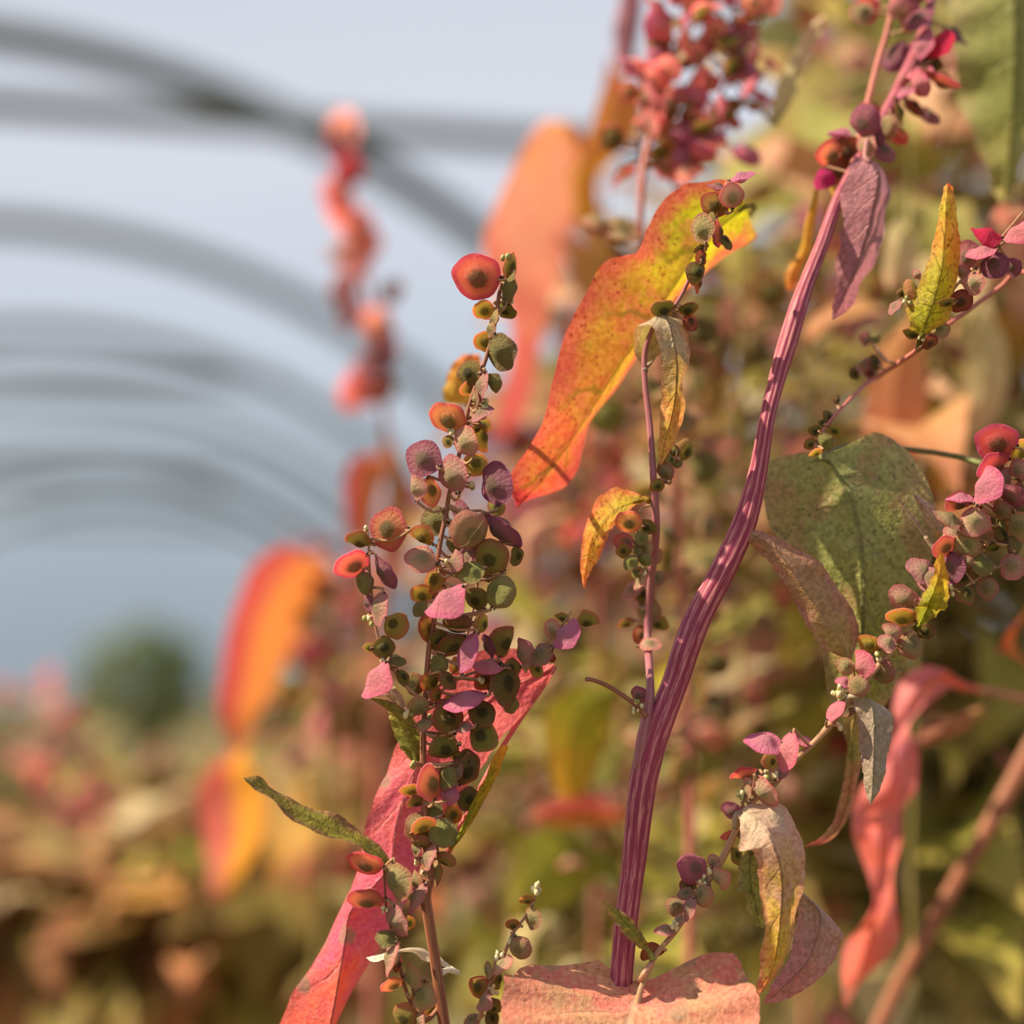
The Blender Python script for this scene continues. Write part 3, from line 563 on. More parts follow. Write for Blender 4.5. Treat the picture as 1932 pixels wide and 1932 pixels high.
A.leaf(R3, [(1068, 930, 1070, 940, 1072, 936), (990, 825, 975, 795, 968, 755), (905, 738, 885, 690, 905, 650), (800, 662, 770, 610, 802, 552), (680, 612, 615, 545, 655, 455), (500, 540, 430, 440, 480, 405), (320, 440, 270, 345, 300, 308), (180, 322, 160, 268, 170, 224), (78, 238, 66, 222, 66, 214)],
       .405, 'lance', dz=[(0, 5, 0), (0, 3, 1), (-1, 1, 2), (-2, 0, 3), (-3, -1, 3), (-4, -2, 2), (-5, -3, 1), (-5, -4, -1), (-5, -5, -4)], label='narrow olive lance shaped leaf', attach=np.array([at(*R3(1170, 955)[:2], .41), at(*R3(1110, 965)[:2], .41)]))
A.leaf(R0, [(520, 1945, 624, 1945, 628, 1945), (558, 1866, 634, 1890, 660, 1880), (592, 1816, 643, 1830, 700, 1812), (639, 1723, 652, 1770, 735, 1762), (668, 1660, 664, 1715, 772, 1696), (684, 1600, 735, 1640, 792, 1640), (690, 1556, 745, 1575, 812, 1590), (708, 1509, 762, 1510, 838, 1540),
       (728, 1455, 785, 1452, 868, 1502), (748, 1403, 815, 1405, 897, 1463), (800, 1330, 860, 1370, 926, 1424), (870, 1250, 905, 1330, 952, 1388), (945, 1222, 950, 1300, 986, 1344), (1005, 1235, 1000, 1280, 1020, 1308), (1046, 1258, 1046, 1262, 1046, 1268)][::-1],
       .42, 'red', dz=[(0, 0, 0), (2, 0, -2), (4, 1, -3), (5, 2, -3), (5, 2, -3), (4, 1, -2), (3, 0, 0), (3, 0, 0), (3, -1, 0), (3, -2, 0), (3, -3, 1), (3, -4, 2), (4, -4, 3), (5, -4, 3), (6, -3, 3)], wave=.0011, relief=.0007, nu=110, nv=28, side=8, label='large red leaf with pale veins, folded lengthwise', attach=np.array([at(845, 1610, .412), at(900, 1500, .414), at(960, 1390, .419)]))
A.leaf(R0, [(846, 1606, 847, 1607, 848, 1608), (868, 1562, 873, 1566, 880, 1570), (892, 1512, 898, 1516, 908, 1520), (914, 1470, 924, 1474, 932, 1478), (930, 1430, 940, 1434, 948, 1436), (950, 1404, 957, 1408, 960, 1410)], .406, 'lime', dz=[(0, 0, 0)] + [(3, 0, 4)] * 4 + [(0, 0, 0)], nu=40, nv=10, label='thin yellow-green leaf seen on edge')
A.leaf(R0, [(787, 1446, 790, 1447, 794, 1446), (766, 1425, 780, 1415, 794, 1404), (745, 1390, 768, 1385, 791, 1372), (735, 1356, 752, 1356, 772, 1352), (732, 1340, 735, 1338, 742, 1338)], .412, 'moss', nu=40, nv=12)
A.leaf(R0, [(778, 1368, 780, 1370, 784, 1366), (748, 1350, 752, 1346, 764, 1340), (716, 1330, 722, 1324, 738, 1322), (692, 1316, 694, 1314, 698, 1313)], .407, 'lance', nu=30, nv=10)
A.leaf(R0, [(768, 1352, 771, 1354, 774, 1350), (738, 1322, 748, 1318, 758, 1312), (716, 1300, 728, 1298, 742, 1294), (706, 1286, 712, 1284, 720, 1284)], .409, 'straw', nu=30, nv=10)
A.leaf(R3, [(1372, 1400, 1372, 1405, 1368, 1412), (1270, 1318, 1280, 1345, 1290, 1370), (1190, 1262, 1180, 1290, 1185, 1335), (1090, 1248, 1085, 1262, 1085, 1276), (1000, 1262, 1000, 1272, 1000, 1282), (915, 1285, 915, 1305, 915, 1328), (840, 1298, 840, 1315, 845, 1335), (808, 1308, 808, 1312, 810, 1316)], .413, 'dried', dz=[(3, 3, 3), (2, 2, 2), (0, 2, 3), (0, 3, 0), (0, 0, 0), (0, -1, -2), (0, -1, -2), (0, 0, 0)], nu=50, nv=12, label='curled bleached dry leaf', attach=at(826, 1840, .411))
A.leaf(R1, [(1150, 1250, 1160, 1255, 1170, 1250), (925, 1230, 1010, 1210, 1150, 1180), (935, 1070, 1020, 1060, 1190, 1040), (985, 950, 1060, 960, 1190, 950), (1060, 885, 1110, 880, 1180, 885)], .455, 'gold', nu=30, nv=12, attach=at(890, 760, .413))

# ================================================================== plant B: thick magenta stem
B = Plant('orache_plant', 'orache plant with the thick magenta striped stem curving up past the other shoots', 'plant', ground_under(1150, 1932, .42, -.01, .05))
sB = B.branch('stem', [(1166, 1960, 42, .411), (1172, 1850, 42, .411), (1183, 1726, 42, .411), (1196, 1627, 44, .411), (1210, 1500, 50, .411), (1226, 1420, 52, .411), (1246, 1360, 50, .411), (1273, 1290, 48, .412), (1296, 1220, 50, .412), (1320, 1160, 49, .413), (1362, 1080, 47, .413), (1405, 985, 44, .414), (1430, 890, 34, .415),
     (1447, 790, 29, .416), (1462, 730, 30, .418), (1482, 660, 35, .42), (1505, 585, 34, .422), (1520, 540, 29, .425), (1550, 465, 26, .43), (1588, 362, 21, .438), (1650, 256, 22, .447), (1698, 165, 24, .455), (1738, 75, 22, .462), (1758, -10, 16, .468), (1775, -120, 12, .475)], 'thick', n=150, down=True, seg=44, ridge=.045, nr=11)
sB.auto(14, ['pink', 'red', 'mauve', 'brown'], (45, 70), .84, .99, shape=None)
sB.put(R8, [(1030, 240, 90, 160, 60, 'crimson', -6), (935, 240, 90, 150, 70, 'pink', -4), (915, 380, 60, 140, 20, 'pink', -6), (850, 480, 50, 110, 30, 'pink', -4), (740, 790, 110, 120, 320, 'mauve', -3), (650, 760, 70, 130, 100, 'dpink', -4), (550, 790, 130, 160, 160, 'brown', 4), (470, 810, 110, 150, 170, 'red', 6), (500, 890, 120, 140, 200, 'brown', 8),
    (420, 930, 90, 110, 250, 'crimson', 6), (760, 660, 60, 130, 260, 'dusty', -2), (820, 590, 60, 120, 280, 'olive', 0), (690, 720, 70, 110, 120, 'mauve', -4), (900, 560, 90, 120, 320, 'brown', 6), (985, 330, 70, 110, 330, 'dark', 2), (970, 600, 90, 120, 330, 'mauve', 12)])
tb = B.branch('side_branch', [(1206, 1560, 16, .412), (1204, 1480, 24, .4105), (1213, 1400, 25, .4095), (1223, 1345, 20, .41), (1227, 1290, 15, .413), (1222, 1200, 14, .43), (1228, 1100, 14, .428), (1238, 1000, 15, .419), (1233, 900, 13, .415), (1226, 800, 12, .418), (1217, 720, 11, .42), (1218, 660, 10, .421), (1240, 605, 8, .418), (1278, 570, 7, .416), (1310, 505, 7, .415), (1333, 455, 6, .415), (1350, 415, 5, .415), (1372, 372, 4, .415)], 'mauve', n=110, seg=12, ridge=.05, nr=5)
tb.put(R4, [(1215, 195, 125, 125, 100, 'dpink', -5), (1130, 240, 130, 135, 150, 'olor', -1), (1140, 145, 40, 95, 175, 'mauve', 0), (1265, 95, 50, 130, 20, 'pink', 1), (1065, 365, 100, 145, 100, 'dusty', -3), (1105, 315, 45, 65, 80, 'green', -3), (1140, 385, 60, 140, 270, 'orange', 0), (1180, 430, 60, 95, 310, 'dark', 1),
    (1035, 595, 95, 115, 250, 'dark', -3), (1055, 520, 60, 80, 80, 'brown', -1), (860, 778, 70, 120, 185, 'dark', -1), (985, 780, 60, 95, 10, 'dark', 1), (1000, 850, 75, 90, 300, 'brown', 2), (1040, 650, 40, 90, 260, 'brown', 1), (1050, 470, 40, 60, 200, 'dark', 0)])
tb.put(R4, [(1225, 200, 95, 95, 60, 'dusty', 1)], shape='plump')
tb.put(R5, [(370, 1380, 105, 110, 90, 'dusty', 6), (350, 1310, 90, 80, 60, 'olive', 8), (335, 1480, 80, 70, 200, 'brown', 4), (372, 1520, 45, 90, 5, 'dpink', -2), (300, 1290, 50, 90, 220, 'dpink', 6), (270, 1430, 40, 70, 200, 'olive', 6), (325, 1735, 60, 70, 120, 'mauve', 2), (400, 1240, 60, 80, 20, 'dusty', 6), (410, 1430, 60, 80, 340, 'olive', 6), (390, 1150, 50, 80, 60, 'dusty', 6)])
st1 = B.branch('side_branch', px_of(R5, [(382, 925, 6), (335, 945, 4), (324, 1000, 4), (318, 1060, 4), (320, 1130, 4), (318, 1215, 3)]), 'twig', .416, n=24)
st1.put(R5, [(285, 1000, 85, 108, 170, 'orange', -2), (360, 1018, 60, 75, 330, 'dark', 0), (335, 1070, 60, 60, 30, 'green', -3), (268, 1085, 70, 85, 170, 'mauve', 5), (263, 1122, 62, 55, 180, 'olive', 3), (355, 1108, 60, 55, 0, 'dusty', -1), (295, 1170, 55, 65, 230, 'green', -2), (352, 1157, 45, 60, 310, 'green', -1), (315, 1217, 36, 40, 250, 'green', 0), (335, 1245, 40, 90, 240, 'dpink', 2), (318, 1120, 34, 45, 90, 'green', -2)])
st1.bud(R5, [(322, 970), (340, 1205)], 5)
st2 = B.branch('side_branch', px_of(R5, [(392, 905, 6), (415, 850, 4), (440, 800, 4), (478, 740, 3), (490, 690, 3)]), 'twig', .416, n=20)
st2.put(R5, [(405, 845, 60, 62, 200, 'olive', -2), (440, 785, 60, 80, 120, 'dusty', -1), (455, 738, 36, 50, 100, 'dark', -1), (490, 752, 34, 40, 20, 'green', 1), (515, 695, 60, 90, 60, 'dark', 8), (480, 700, 40, 50, 120, 'dark', 1)])
st3 = B.branch('side_branch', [(1220, 1352, 14, .409), (1204, 1334, 10, .409), (1182, 1317, 9, .408), (1150, 1296, 9, .408), (1122, 1284, 8, .408), (1104, 1281, 8, .408)], 'brown', n=24, label='short bare brown leaf stalk')
st3.bud(R0, [(1200, 1338), (1204, 1328)], 6)
for b in (sB, tb, st1, st2, st3): b.build()
B.leaf(R4, [(752, 1092, 765, 1096, 782, 1092), (708, 1000, 765, 1010, 838, 1020), (716, 905, 800, 910, 900, 890), (738, 852, 850, 806, 975, 858), (798, 872, 895, 878, 1002, 955), (838, 1000, 928, 1050, 988, 1080), (850, 1200, 925, 1210, 952, 1165), (845, 1350, 903, 1340, 977, 1290), (830, 1475, 868, 1465, 930, 1450), (842, 1592, 845, 1594, 850, 1590)],
       .419, 'curl', dz=[(1, 2, 1), (3, 6, 4), (1, 6, 4), (-3, 0, 2), (-7, -6, -3), (-8, -8, -5), (-7, -9, -6), (-6, -8, -6), (-6, -7, -5), (-6, -6, -6)], label='curled leaf rolled over at the top, grey-felted above and yellow below', attach=at(1217, 700, .42))
B.leaf(R5, [(345, 890, 340, 905, 340, 922), (250, 853, 240, 945, 282, 950), (172, 888, 178, 1000, 228, 1010), (108, 980, 128, 1080, 180, 1100), (84, 1120, 108, 1170, 140, 1180), (80, 1220, 96, 1235, 110, 1235), (94, 1282, 95, 1284, 97, 1282)], .419, 'flamelet', dz=[(0, 0, 0), (3, 0, -2), (4, 0, -2), (3, 0, -1), (2, 0, 0), (1, 0, 0), (0, 0, 0)], label='small orange and yellow drooping leaf', attach=at(1225, 945, .416))
B.leaf(R8, [(580, 822, 640, 815, 700, 832), (533, 950, 712, 920, 760, 960), (520, 1100, 690, 1060, 760, 1110), (510, 1250, 645, 1240, 715, 1290), (495, 1400, 590, 1400, 650, 1440), (478, 1550, 530, 1545, 570, 1590), (470, 1660, 475, 1664, 480, 1660)], .433, 'plum', dz=[(0, 0, 6), (0, -4, 12), (0, -4, 16), (0, -3, 16), (0, -2, 12), (0, 0, 6), (0, 0, 0)], label='mauve pointed leaf with a pale midrib', attach=at(1640, 268, .446))
B.leaf(R8, [(380, 980, 390, 970, 400, 985), (330, 1150, 345, 1150, 375, 1160), (300, 1300, 325, 1300, 350, 1310), (225, 1420, 260, 1420, 300, 1420), (235, 1510, 255, 1515, 275, 1510)], .46, 'gold', nu=24, nv=8, attach=at(1580, 380, .437))

# ================================================================== plant C: slanting pod branch with mealy leaves
C = Plant('orache_plant', 'orache plant with a slanting pod branch, broad freckled olive leaf and big pink leaf below', 'plant', ground_under(1195, 1932, .40, .02, .04))
sC = C.branch('stem', [(1190, 2010, 14, .402), (1203, 1900, 13, .403), (1213, 1856, 11, .404), (1238, 1801, 10, .406), (1274, 1758, 10, .407), (1313, 1699, 10, .407), (1343, 1650, 14, .408), (1366, 1614, 14, .408), (1388, 1568, 12, .408), (1402, 1540, 10, .408), (1424, 1509, 10, .408), (1457, 1486, 9, .408), (1490, 1444, 10, .408), (1532, 1405, 11, .409), (1565, 1369, 14, .409), (1590, 1335, 14, .409),
     (1637, 1280, 11, .409), (1680, 1231, 13, .41), (1723, 1191, 10, .41), (1786, 1109, 9, .41), (1826, 1066, 8, .41), (1866, 1023, 8, .41), (1894, 980, 8, .41), (1930, 909, 7, .41), (1950, 820, 6, .41)], 'twig', n=120, down=True, seg=12)
sC.put(R6, [(1757, 190, 215, 260, 165, 'red', -3), (1900, 260, 130, 175, 60, 'olor', 0), (1740, 350, 110, 220, 205, 'red', -1), (1665, 480, 85, 250, 68, 'pink', -6), (1790, 440, 170, 140, 160, 'dpink', 0), (1510, 560, 50, 160, 186, 'pink', -2), (1500, 600, 120, 160, 185, 'orange', 0), (1430, 695, 95, 190, 160, 'dusty', -4), (1600, 710, 160, 190, 245, 'dpink', -5),
    (1790, 640, 90, 120, 120, 'dusty', -4), (1855, 540, 90, 170, 310, 'mauve', -3), (1745, 530, 120, 110, 180, 'dusty', 0), (1562, 865, 175, 165, 200, 'dusty', -2), (1405, 880, 130, 165, 215, 'orange', -2), (1470, 790, 80, 130, 170, 'dpink', 1), (1255, 1045, 150, 200, 150, 'dpink', -1), (1310, 1090, 110, 160, 235, 'dpink', -3), (1455, 1020, 110, 200, 265, 'mauve', -1),
    (1665, 990, 145, 150, 160, 'green', -3), (1855, 1010, 155, 165, 260, 'dpink', -3), (1690, 1150, 120, 140, 275, 'dusty', -2), (1550, 1190, 140, 140, 240, 'olive', -2), (1540, 1090, 120, 110, 150, 'olive', 0), (1865, 870, 130, 100, 0, 'green', -1), (1905, 740, 140, 190, 290, 'dusty', -4), (1138, 1215, 130, 185, 140, 'dpink', -2), (1122, 1345, 110, 185, 168, 'olor', -1), (1283, 1440, 95, 110, 330, 'dark', 2),
    (1172, 1530, 150, 175, 310, 'dusty', 1), (915, 1520, 105, 140, 150, 'olor', 0), (1050, 1450, 85, 130, 120, 'dpink', -1), (1030, 1515, 100, 120, 170, 'dpink', -3), (995, 1690, 100, 180, 300, 'dusty', 2), (755, 1670, 110, 120, 160, 'dusty', -1), (857, 1660, 75, 180, 100, 'pink', -4), (738, 1775, 60, 95, 175, 'pink', -1), (840, 1800, 120, 135, 250, 'dusty', -4),
    (1900, 370, 90, 130, 100, 'dpink', -2), (1735, 880, 60, 120, 200, 'dark', 0), (1790, 800, 90, 110, 120, 'dark', -1), (1640, 640, 90, 140, 60, 'dpink', 2), (1560, 980, 70, 90, 140, 'dpink', -3), (1700, 700, 120, 150, 70, 'orange', 3), (1780, 740, 80, 120, 100, 'green', 0), (1240, 1250, 50, 70, 120, 'pink', 0), (1850, 760, 70, 100, 200, 'dark', 1), (1920, 520, 90, 140, 80, 'dpink', 0), (925, 1620, 70, 90, 130, 'green', 1)])
sC.put(R7, [(955, 312, 90, 205, 175, 'pink', -3), (1093, 352, 72, 210, 255, 'pink', -5), (1170, 300, 40, 120, 355, 'pink', 1), (985, 415, 90, 100, 90, 'olive', 10), (840, 490, 45, 150, 195, 'red', 10), (955, 590, 105, 190, 302, 'dpink', -3), (870, 545, 50, 70, 130, 'dpink', 0), (765, 700, 90, 115, 140, 'mauve', 16), (757, 840, 65, 105, 200, 'red', 6),
    (520, 1140, 100, 95, 240, 'olive', 8), (660, 990, 60, 70, 100, 'dpink', 0), (688, 1090, 75, 135, 300, 'dpink', -2), (610, 1190, 65, 125, 252, 'dusty', -2), (445, 1250, 90, 105, 170, 'dusty', 10), (525, 1265, 45, 125, 248, 'dpink', -2), (385, 1395, 38, 110, 178, 'dpink', 0), (310, 1530, 105, 130, 200, 'brown', 3), (790, 960, 70, 95, 300, 'olive', 6), (1437, 110, 70, 95, 240, 'dusty', 2),
    (500, 1180, 50, 90, 200, 'dusty', 3), (1360, 130, 45, 130, 50, 'pink', -3), (470, 1330, 40, 70, 210, 'dpink', 0), (845, 600, 40, 90, 70, 'dusty', -1), (1050, 490, 45, 90, 40, 'dpink', -1)])
sC.put(R7, [(540, 1040, 165, 170, 150, 'mauve', 9)], shape='plump')
sC.bud(R6, [(1460, 1170), (1230, 1230), (1440, 1200), (730, 1830), (700, 1870), (960, 1600), (1690, 1040), (1200, 1300)], 8)
sC.bud(R7, [(1370, 40), (1410, 20), (1375, 200), (1020, 510), (960, 490), (820, 620), (430, 1360), (625, 1060), (600, 1120)], 8)
c2 = C.branch('side_branch', px_of(R6, [(1420, 1150, 6), (1500, 1160, 5), (1600, 1110, 5), (1690, 1050, 5), (1780, 1005, 4), (1830, 985, 4)]), 'twig', .409, n=20)
c3 = C.branch('side_branch', px_of(R7, [(820, 690, 5), (850, 610, 4), (885, 570, 4), (900, 510, 3), (905, 470, 3)]), 'brown', .406, n=16)
for b in (sC, c2, c3): b.build()
C.leaf(R7, [(796, 724, 800, 716, 806, 706), (818, 775, 862, 722, 900, 668), (810, 862, 940, 782, 1040, 672), (820, 938, 988, 862, 1130, 745), (884, 935, 1012, 930, 1168, 890), (915, 1020, 1045, 1030, 1187, 1050), (935, 1180, 1055, 1180, 1165, 1190), (948, 1320, 1042, 1350, 1142, 1330), (938, 1480, 1025, 1490, 1092, 1480), (920, 1660, 985, 1650, 1036, 1620), (903, 1788, 906, 1792, 912, 1784)],
       .404, 'mealy', dz=[(1, 3, 1), (-1, -1, 3), (-3, -5, 4), (-3, -8, 4), (-4, -9, 2), (-3, -8, 1), (-2, -6, 1), (-2, -5, 0), (-2, -4, 0), (-1, -2, -1), (0, 0, 0)], wave=.0009, relief=.0006, nu=110, nv=30, label='large hanging leaf, felted grey-pink above fading to yellow and orange at its tip', attach=np.array([at(*R7(790, 800)[:2], .408), at(*R7(785, 745)[:2], .407)]))
C.leaf(R7, [(860, 925, 880, 925, 900, 925), (808, 1000, 870, 1000, 960, 1000), (800, 1090, 875, 1090, 975, 1090), (806, 1165, 880, 1165, 980, 1165), (845, 1185, 890, 1195, 980, 1200), (866, 1280, 905, 1280, 975, 1280), (900, 1350, 925, 1350, 965, 1345), (942, 1378, 944, 1380, 948, 1378)], .412, 'sage', dz=[(0, 0, 0), (2, -1, 0), (3, -1, 0), (2, 0, 0), (-2, 0, 0), (-2, -1, 0), (-1, 0, 0), (0, 0, 0)], label='olive leaf half hidden behind the large hanging leaf', attach=at(*R7(800, 830)[:2], .409))
C.leaf(R7, [(1158, 1185, 1172, 1186, 1190, 1190), (1150, 1280, 1255, 1255, 1285, 1268), (1138, 1370, 1278, 1330, 1405, 1402), (1115, 1460, 1255, 1440, 1388, 1470), (1092, 1550, 1200, 1570, 1342, 1590), (1042, 1640, 1110, 1670, 1220, 1705), (978, 1740, 1020, 1755, 1095, 1790), (948, 1808, 950, 1812, 955, 1812)], .411, 'blush', dz=[(0, 0, 0), (3, -1, 1), (4, -2, 2), (4, -2, 3), (4, -2, 3), (3, -1, 2), (1, 0, 1), (0, 0, 0)], label='dull mauve leaf with a pink edge, beside the large hanging leaf', attach=np.array([at(*R7(800, 830)[:2], .409), at(*R7(1000, 1000)[:2], .414), at(*R7(1130, 1120)[:2], .413)]))
C.leaf(R7, [(1458, 42, 1464, 40, 1474, 42), (1474, 100, 1560, 70, 1600, 74), (1490, 190, 1588, 160, 1692, 150), (1507, 330, 1588, 300, 1680, 300), (1518, 470, 1583, 450, 1658, 440), (1536, 590, 1578, 570, 1622, 570), (1565, 664, 1568, 668, 1572, 664)], .405, 'grey', dz=[(0, 0, 0), (1, -1, 1), (2, -2, 3), (2, -2, 3), (2, -2, 2), (1, -1, 1), (0, 0, 0)], relief=.00008, label='small grey-green leaf with a pale midrib, hanging from the branch', attach=at(1592, 1330, .409))
C.leaf(R6, [(480, 248, 596, 282, 690, 236), (200, 345, 690, 372, 965, 128), (205, 520, 770, 520, 1200, 280), (240, 700, 825, 690, 1330, 560), (320, 860, 860, 880, 1345, 830), (430, 1040, 870, 1080, 1300, 1120), (520, 1250, 870, 1280, 1240, 1330), (590, 1480, 865, 1480, 1190, 1530), (610, 1700, 850, 1690, 1130, 1700), (650, 1900, 830, 1880, 1030, 1910),
       (735, 2110, 795, 2130, 900, 2090), (765, 2360, 790, 2380, 835, 2340), (700, 2640, 725, 2680, 760, 2690), (600, 2790, 625, 2815, 650, 2825), (488, 2855, 490, 2860, 494, 2862)], .425, 'broad', dz=[(5, 0, 1), (9, 0, 3), (9, -1, 2), (8, -2, 1), (8, -3, 0), (6, -3, 0), (6, -3, 0), (5, -2, 0), (5, -1, 1), (5, 0, 2), (5, 3, 5), (6, 6, 8), (8, 8, 9), (8, 8, 8), (8, 8, 8)],
       wave=.0012, relief=.0007, nu=130, nv=34, label='broad arrow shaped olive leaf freckled with dark spots, its long tail turning red', attach=np.array([at(1930, 905, .411), at(1800, 860, .44), at(1620, 840, .44)]))
C.leaf(R6, [(775, 1630, 782, 1632, 792, 1622), (600, 1545, 715, 1500, 852, 1480), (500, 1410, 600, 1320, 800, 1310), (405, 1215, 500, 1180, 692, 1140), (310, 1070, 405, 1040, 600, 1000), (220, 950, 290, 895, 400, 880), (110, 845, 160, 815, 210, 778), (58, 766, 60, 765, 64, 762)], .412, 'rose', dz=[(0, 0, 0), (0, -2, 2), (0, -3, 1), (0, -3, 1), (0, -3, 1), (0, -2, 1), (0, -1, 0), (0, 0, 0)], wave=.0008, nu=90, label='reddish olive arrow shaped leaf lying over the broad leaf', attach=at(1612, 1305, .409))
C.leaf(R6, [(1235, 1402, 1240, 1405, 1248, 1400), (1214, 1300, 1290, 1300, 1330, 1358), (1245, 1235, 1318, 1240, 1405, 1285), (1310, 1125, 1350, 1150, 1440, 1200), (1340, 1000, 1385, 1040, 1426, 1060), (1368, 930, 1385, 925, 1402, 935)], .402, 'lime', dz=[(0, 4, 0), (0, 1, 1), (0, -2, 1), (0, -2, 1), (0, -1, 0), (0, 0, 0)], label='small bright yellow-green leaf standing up in front of the pods', attach=at(1728, 1187, .41))
C.leaf(R6, [(1395, 790, 1400, 800, 1405, 790), (1300, 740, 1340, 720, 1395, 690), (1250, 640, 1280, 630, 1320, 600), (1198, 535, 1202, 530, 1212, 532)], .415, 'straw', nu=24, nv=8, attach=at(1790, 1030, .411))
C.leaf(R6, [(1325, 885, 1330, 885, 1338, 880), (1240, 770, 1250, 770, 1262, 762), (1160, 660, 1168, 658, 1176, 652), (1092, 552, 1096, 548, 1102, 552)], .414, 'straw', nu=20, nv=6, attach=at(1800, 1080, .411))
C.leaf(R7, [(282, 1522, 290, 1518, 296, 1510), (182, 1452, 228, 1430, 268, 1442), (108, 1370, 150, 1345, 200, 1340), (40, 1265, 62, 1258, 90, 1250), (24, 1226, 25, 1224, 28, 1224)], .402, 'lance', dz=[(4, 4, 4), (0, 1, 2), (-1, 0, 1), (-2, -1, 0), (-2, -2, -2)], label='small narrow leaf crossing the thick magenta stem', attach=at(1232, 1812, .405))
C.leaf(R0, [(1130, 1824, 1207, 1855, 1300, 1818), (1000, 1820, 1203, 1868, 1372, 1801), (958, 1838, 1197, 1890, 1404, 1822), (948, 1885, 1188, 1918, 1427, 1880), (944, 1950, 1178, 1965, 1432, 1945), (960, 2060, 1165, 2070, 1405, 2060), (1020, 2200, 1150, 2210, 1320, 2200), (1130, 2360, 1135, 2364, 1142, 2360)], .396, 'coral', dz=[(18, 15, 19), (14, 12, 16), (8, 8, 10), (2, 3, 3), (-5, -3, -4), (-16, -15, -17), (-30, -30, -31), (-44, -44, -44)],
       wave=.0016, relief=.0008, nu=110, nv=36, label='big pink and tan leaf spreading at the bottom, pitted with dry spots', attach=np.array([at(1230, 1818, .405), at(1212, 1842, .402)]))

# ================================================================== plant F: branch with upright yellow leaf
F_ = Plant('orache_plant', 'orache plant whose thin arching branch carries the upright yellow leaf and pink pods', 'plant', ground_under(2060, 1932, .46, .02, .05))
sF = F_.branch('stem', [(2060, 1900, 12, .45), (2075, 1400, 12, .44), (2060, 900, 11, .43), (2010, 600, 10, .425), (1932, 514, 10, .43), (1883, 545, 10, .435), (1790, 612, 10, .43), (1733, 659, 10, .42), (1668, 703, 9, .445), (1629, 729, 9, .44), (1585, 773, 7, .422), (1557, 806, 6, .418), (1534, 845, 5, .416)], 'rosy', n=90, down=True)
f2 = F_.branch('side_branch', [(1737, 655, 10, .419), (1752, 615, 6, .417), (1808, 535, 5, .416), (1860, 483, 5, .416), (1890, 447, 4, .416), (1930, 400, 4, .416)], 'twig', n=30)
f2.put(R9, [(1400, 160, 115, 220, 165, 'crimson', -2), (1365, 295, 95, 200, 195, 'pink', -4), (1455, 390, 190, 190, 330, 'mauve', -1), (1605, 150, 100, 210, 40, 'pink', -4), (1585, 400, 90, 135, 300, 'mauve', 5), (1265, 320, 150, 210, 120, 'mauve', 8), (1305, 520, 120, 155, 275, 'dpink', -3), (1215, 440, 60, 100, 110, 'dpink', 0), (1205, 650, 150, 165, 0, 'brown', -1), (1110, 655, 50, 110, 185, 'dark', -5),
    (1055, 860, 130, 135, 20, 'dusty', 1), (980, 950, 85, 120, 25, 'brown', -1), (860, 885, 60, 120, 165, 'dark', 0), (845, 580, 70, 165, 110, 'olive', 2), (780, 590, 60, 70, 180, 'dark', 4), (730, 690, 45, 120, 235, 'dpink', 2), (890, 455, 50, 70, 120, 'dpink', 4)])
f2.bud(R9, [(820, 640), (930, 900)], 6)
sF.put(R9, [(520, 930, 100, 100, 160, 'dpink', 4), (585, 1100, 100, 120, 100, 'dark', 2), (490, 1110, 80, 120, 230, 'dpink', 4), (430, 1180, 90, 90, 200, 'dark', 4), (560, 1180, 90, 90, 280, 'brown', 2), (580, 920, 90, 90, 60, 'green', 6), (240, 1495, 80, 95, 120, 'dark', 1), (295, 1590, 70, 110, 330, 'olive', -1), (150, 1595, 80, 90, 170, 'dark', 2), (220, 1670, 115, 125, 300, 'green', -2), (110, 1690, 85, 90, 200, 'olive', 0), (150, 1755, 50, 95, 200, 'olor', -2), (200, 1540, 60, 60, 100, 'dark', 1), (310, 1370, 60, 70, 90, 'dark', 3)])
for b in (sF, f2): b.build()
F_.leaf(R8, [(932, 1745, 938, 1750, 946, 1742), (878, 1715, 958, 1690, 1002, 1720), (858, 1620, 990, 1600, 1080, 1650), (882, 1555, 1010, 1530, 1104, 1555), (942, 1430, 1038, 1420, 1130, 1400), (1000, 1250, 1058, 1240, 1132, 1250), (1030, 1080, 1066, 1080, 1116, 1080), (1050, 975, 1073, 950, 1098, 975)], .415, 'lemon', dz=[(0, 0, 0), (1, -2, 1), (1, -3, 1), (1, -3, 1), (1, -3, 1), (2, -1, 2), (3, 1, 3), (5, 4, 5)], nu=90, label='upright pointed yellow leaf with an orange tip', attach=at(1733, 659, .42))
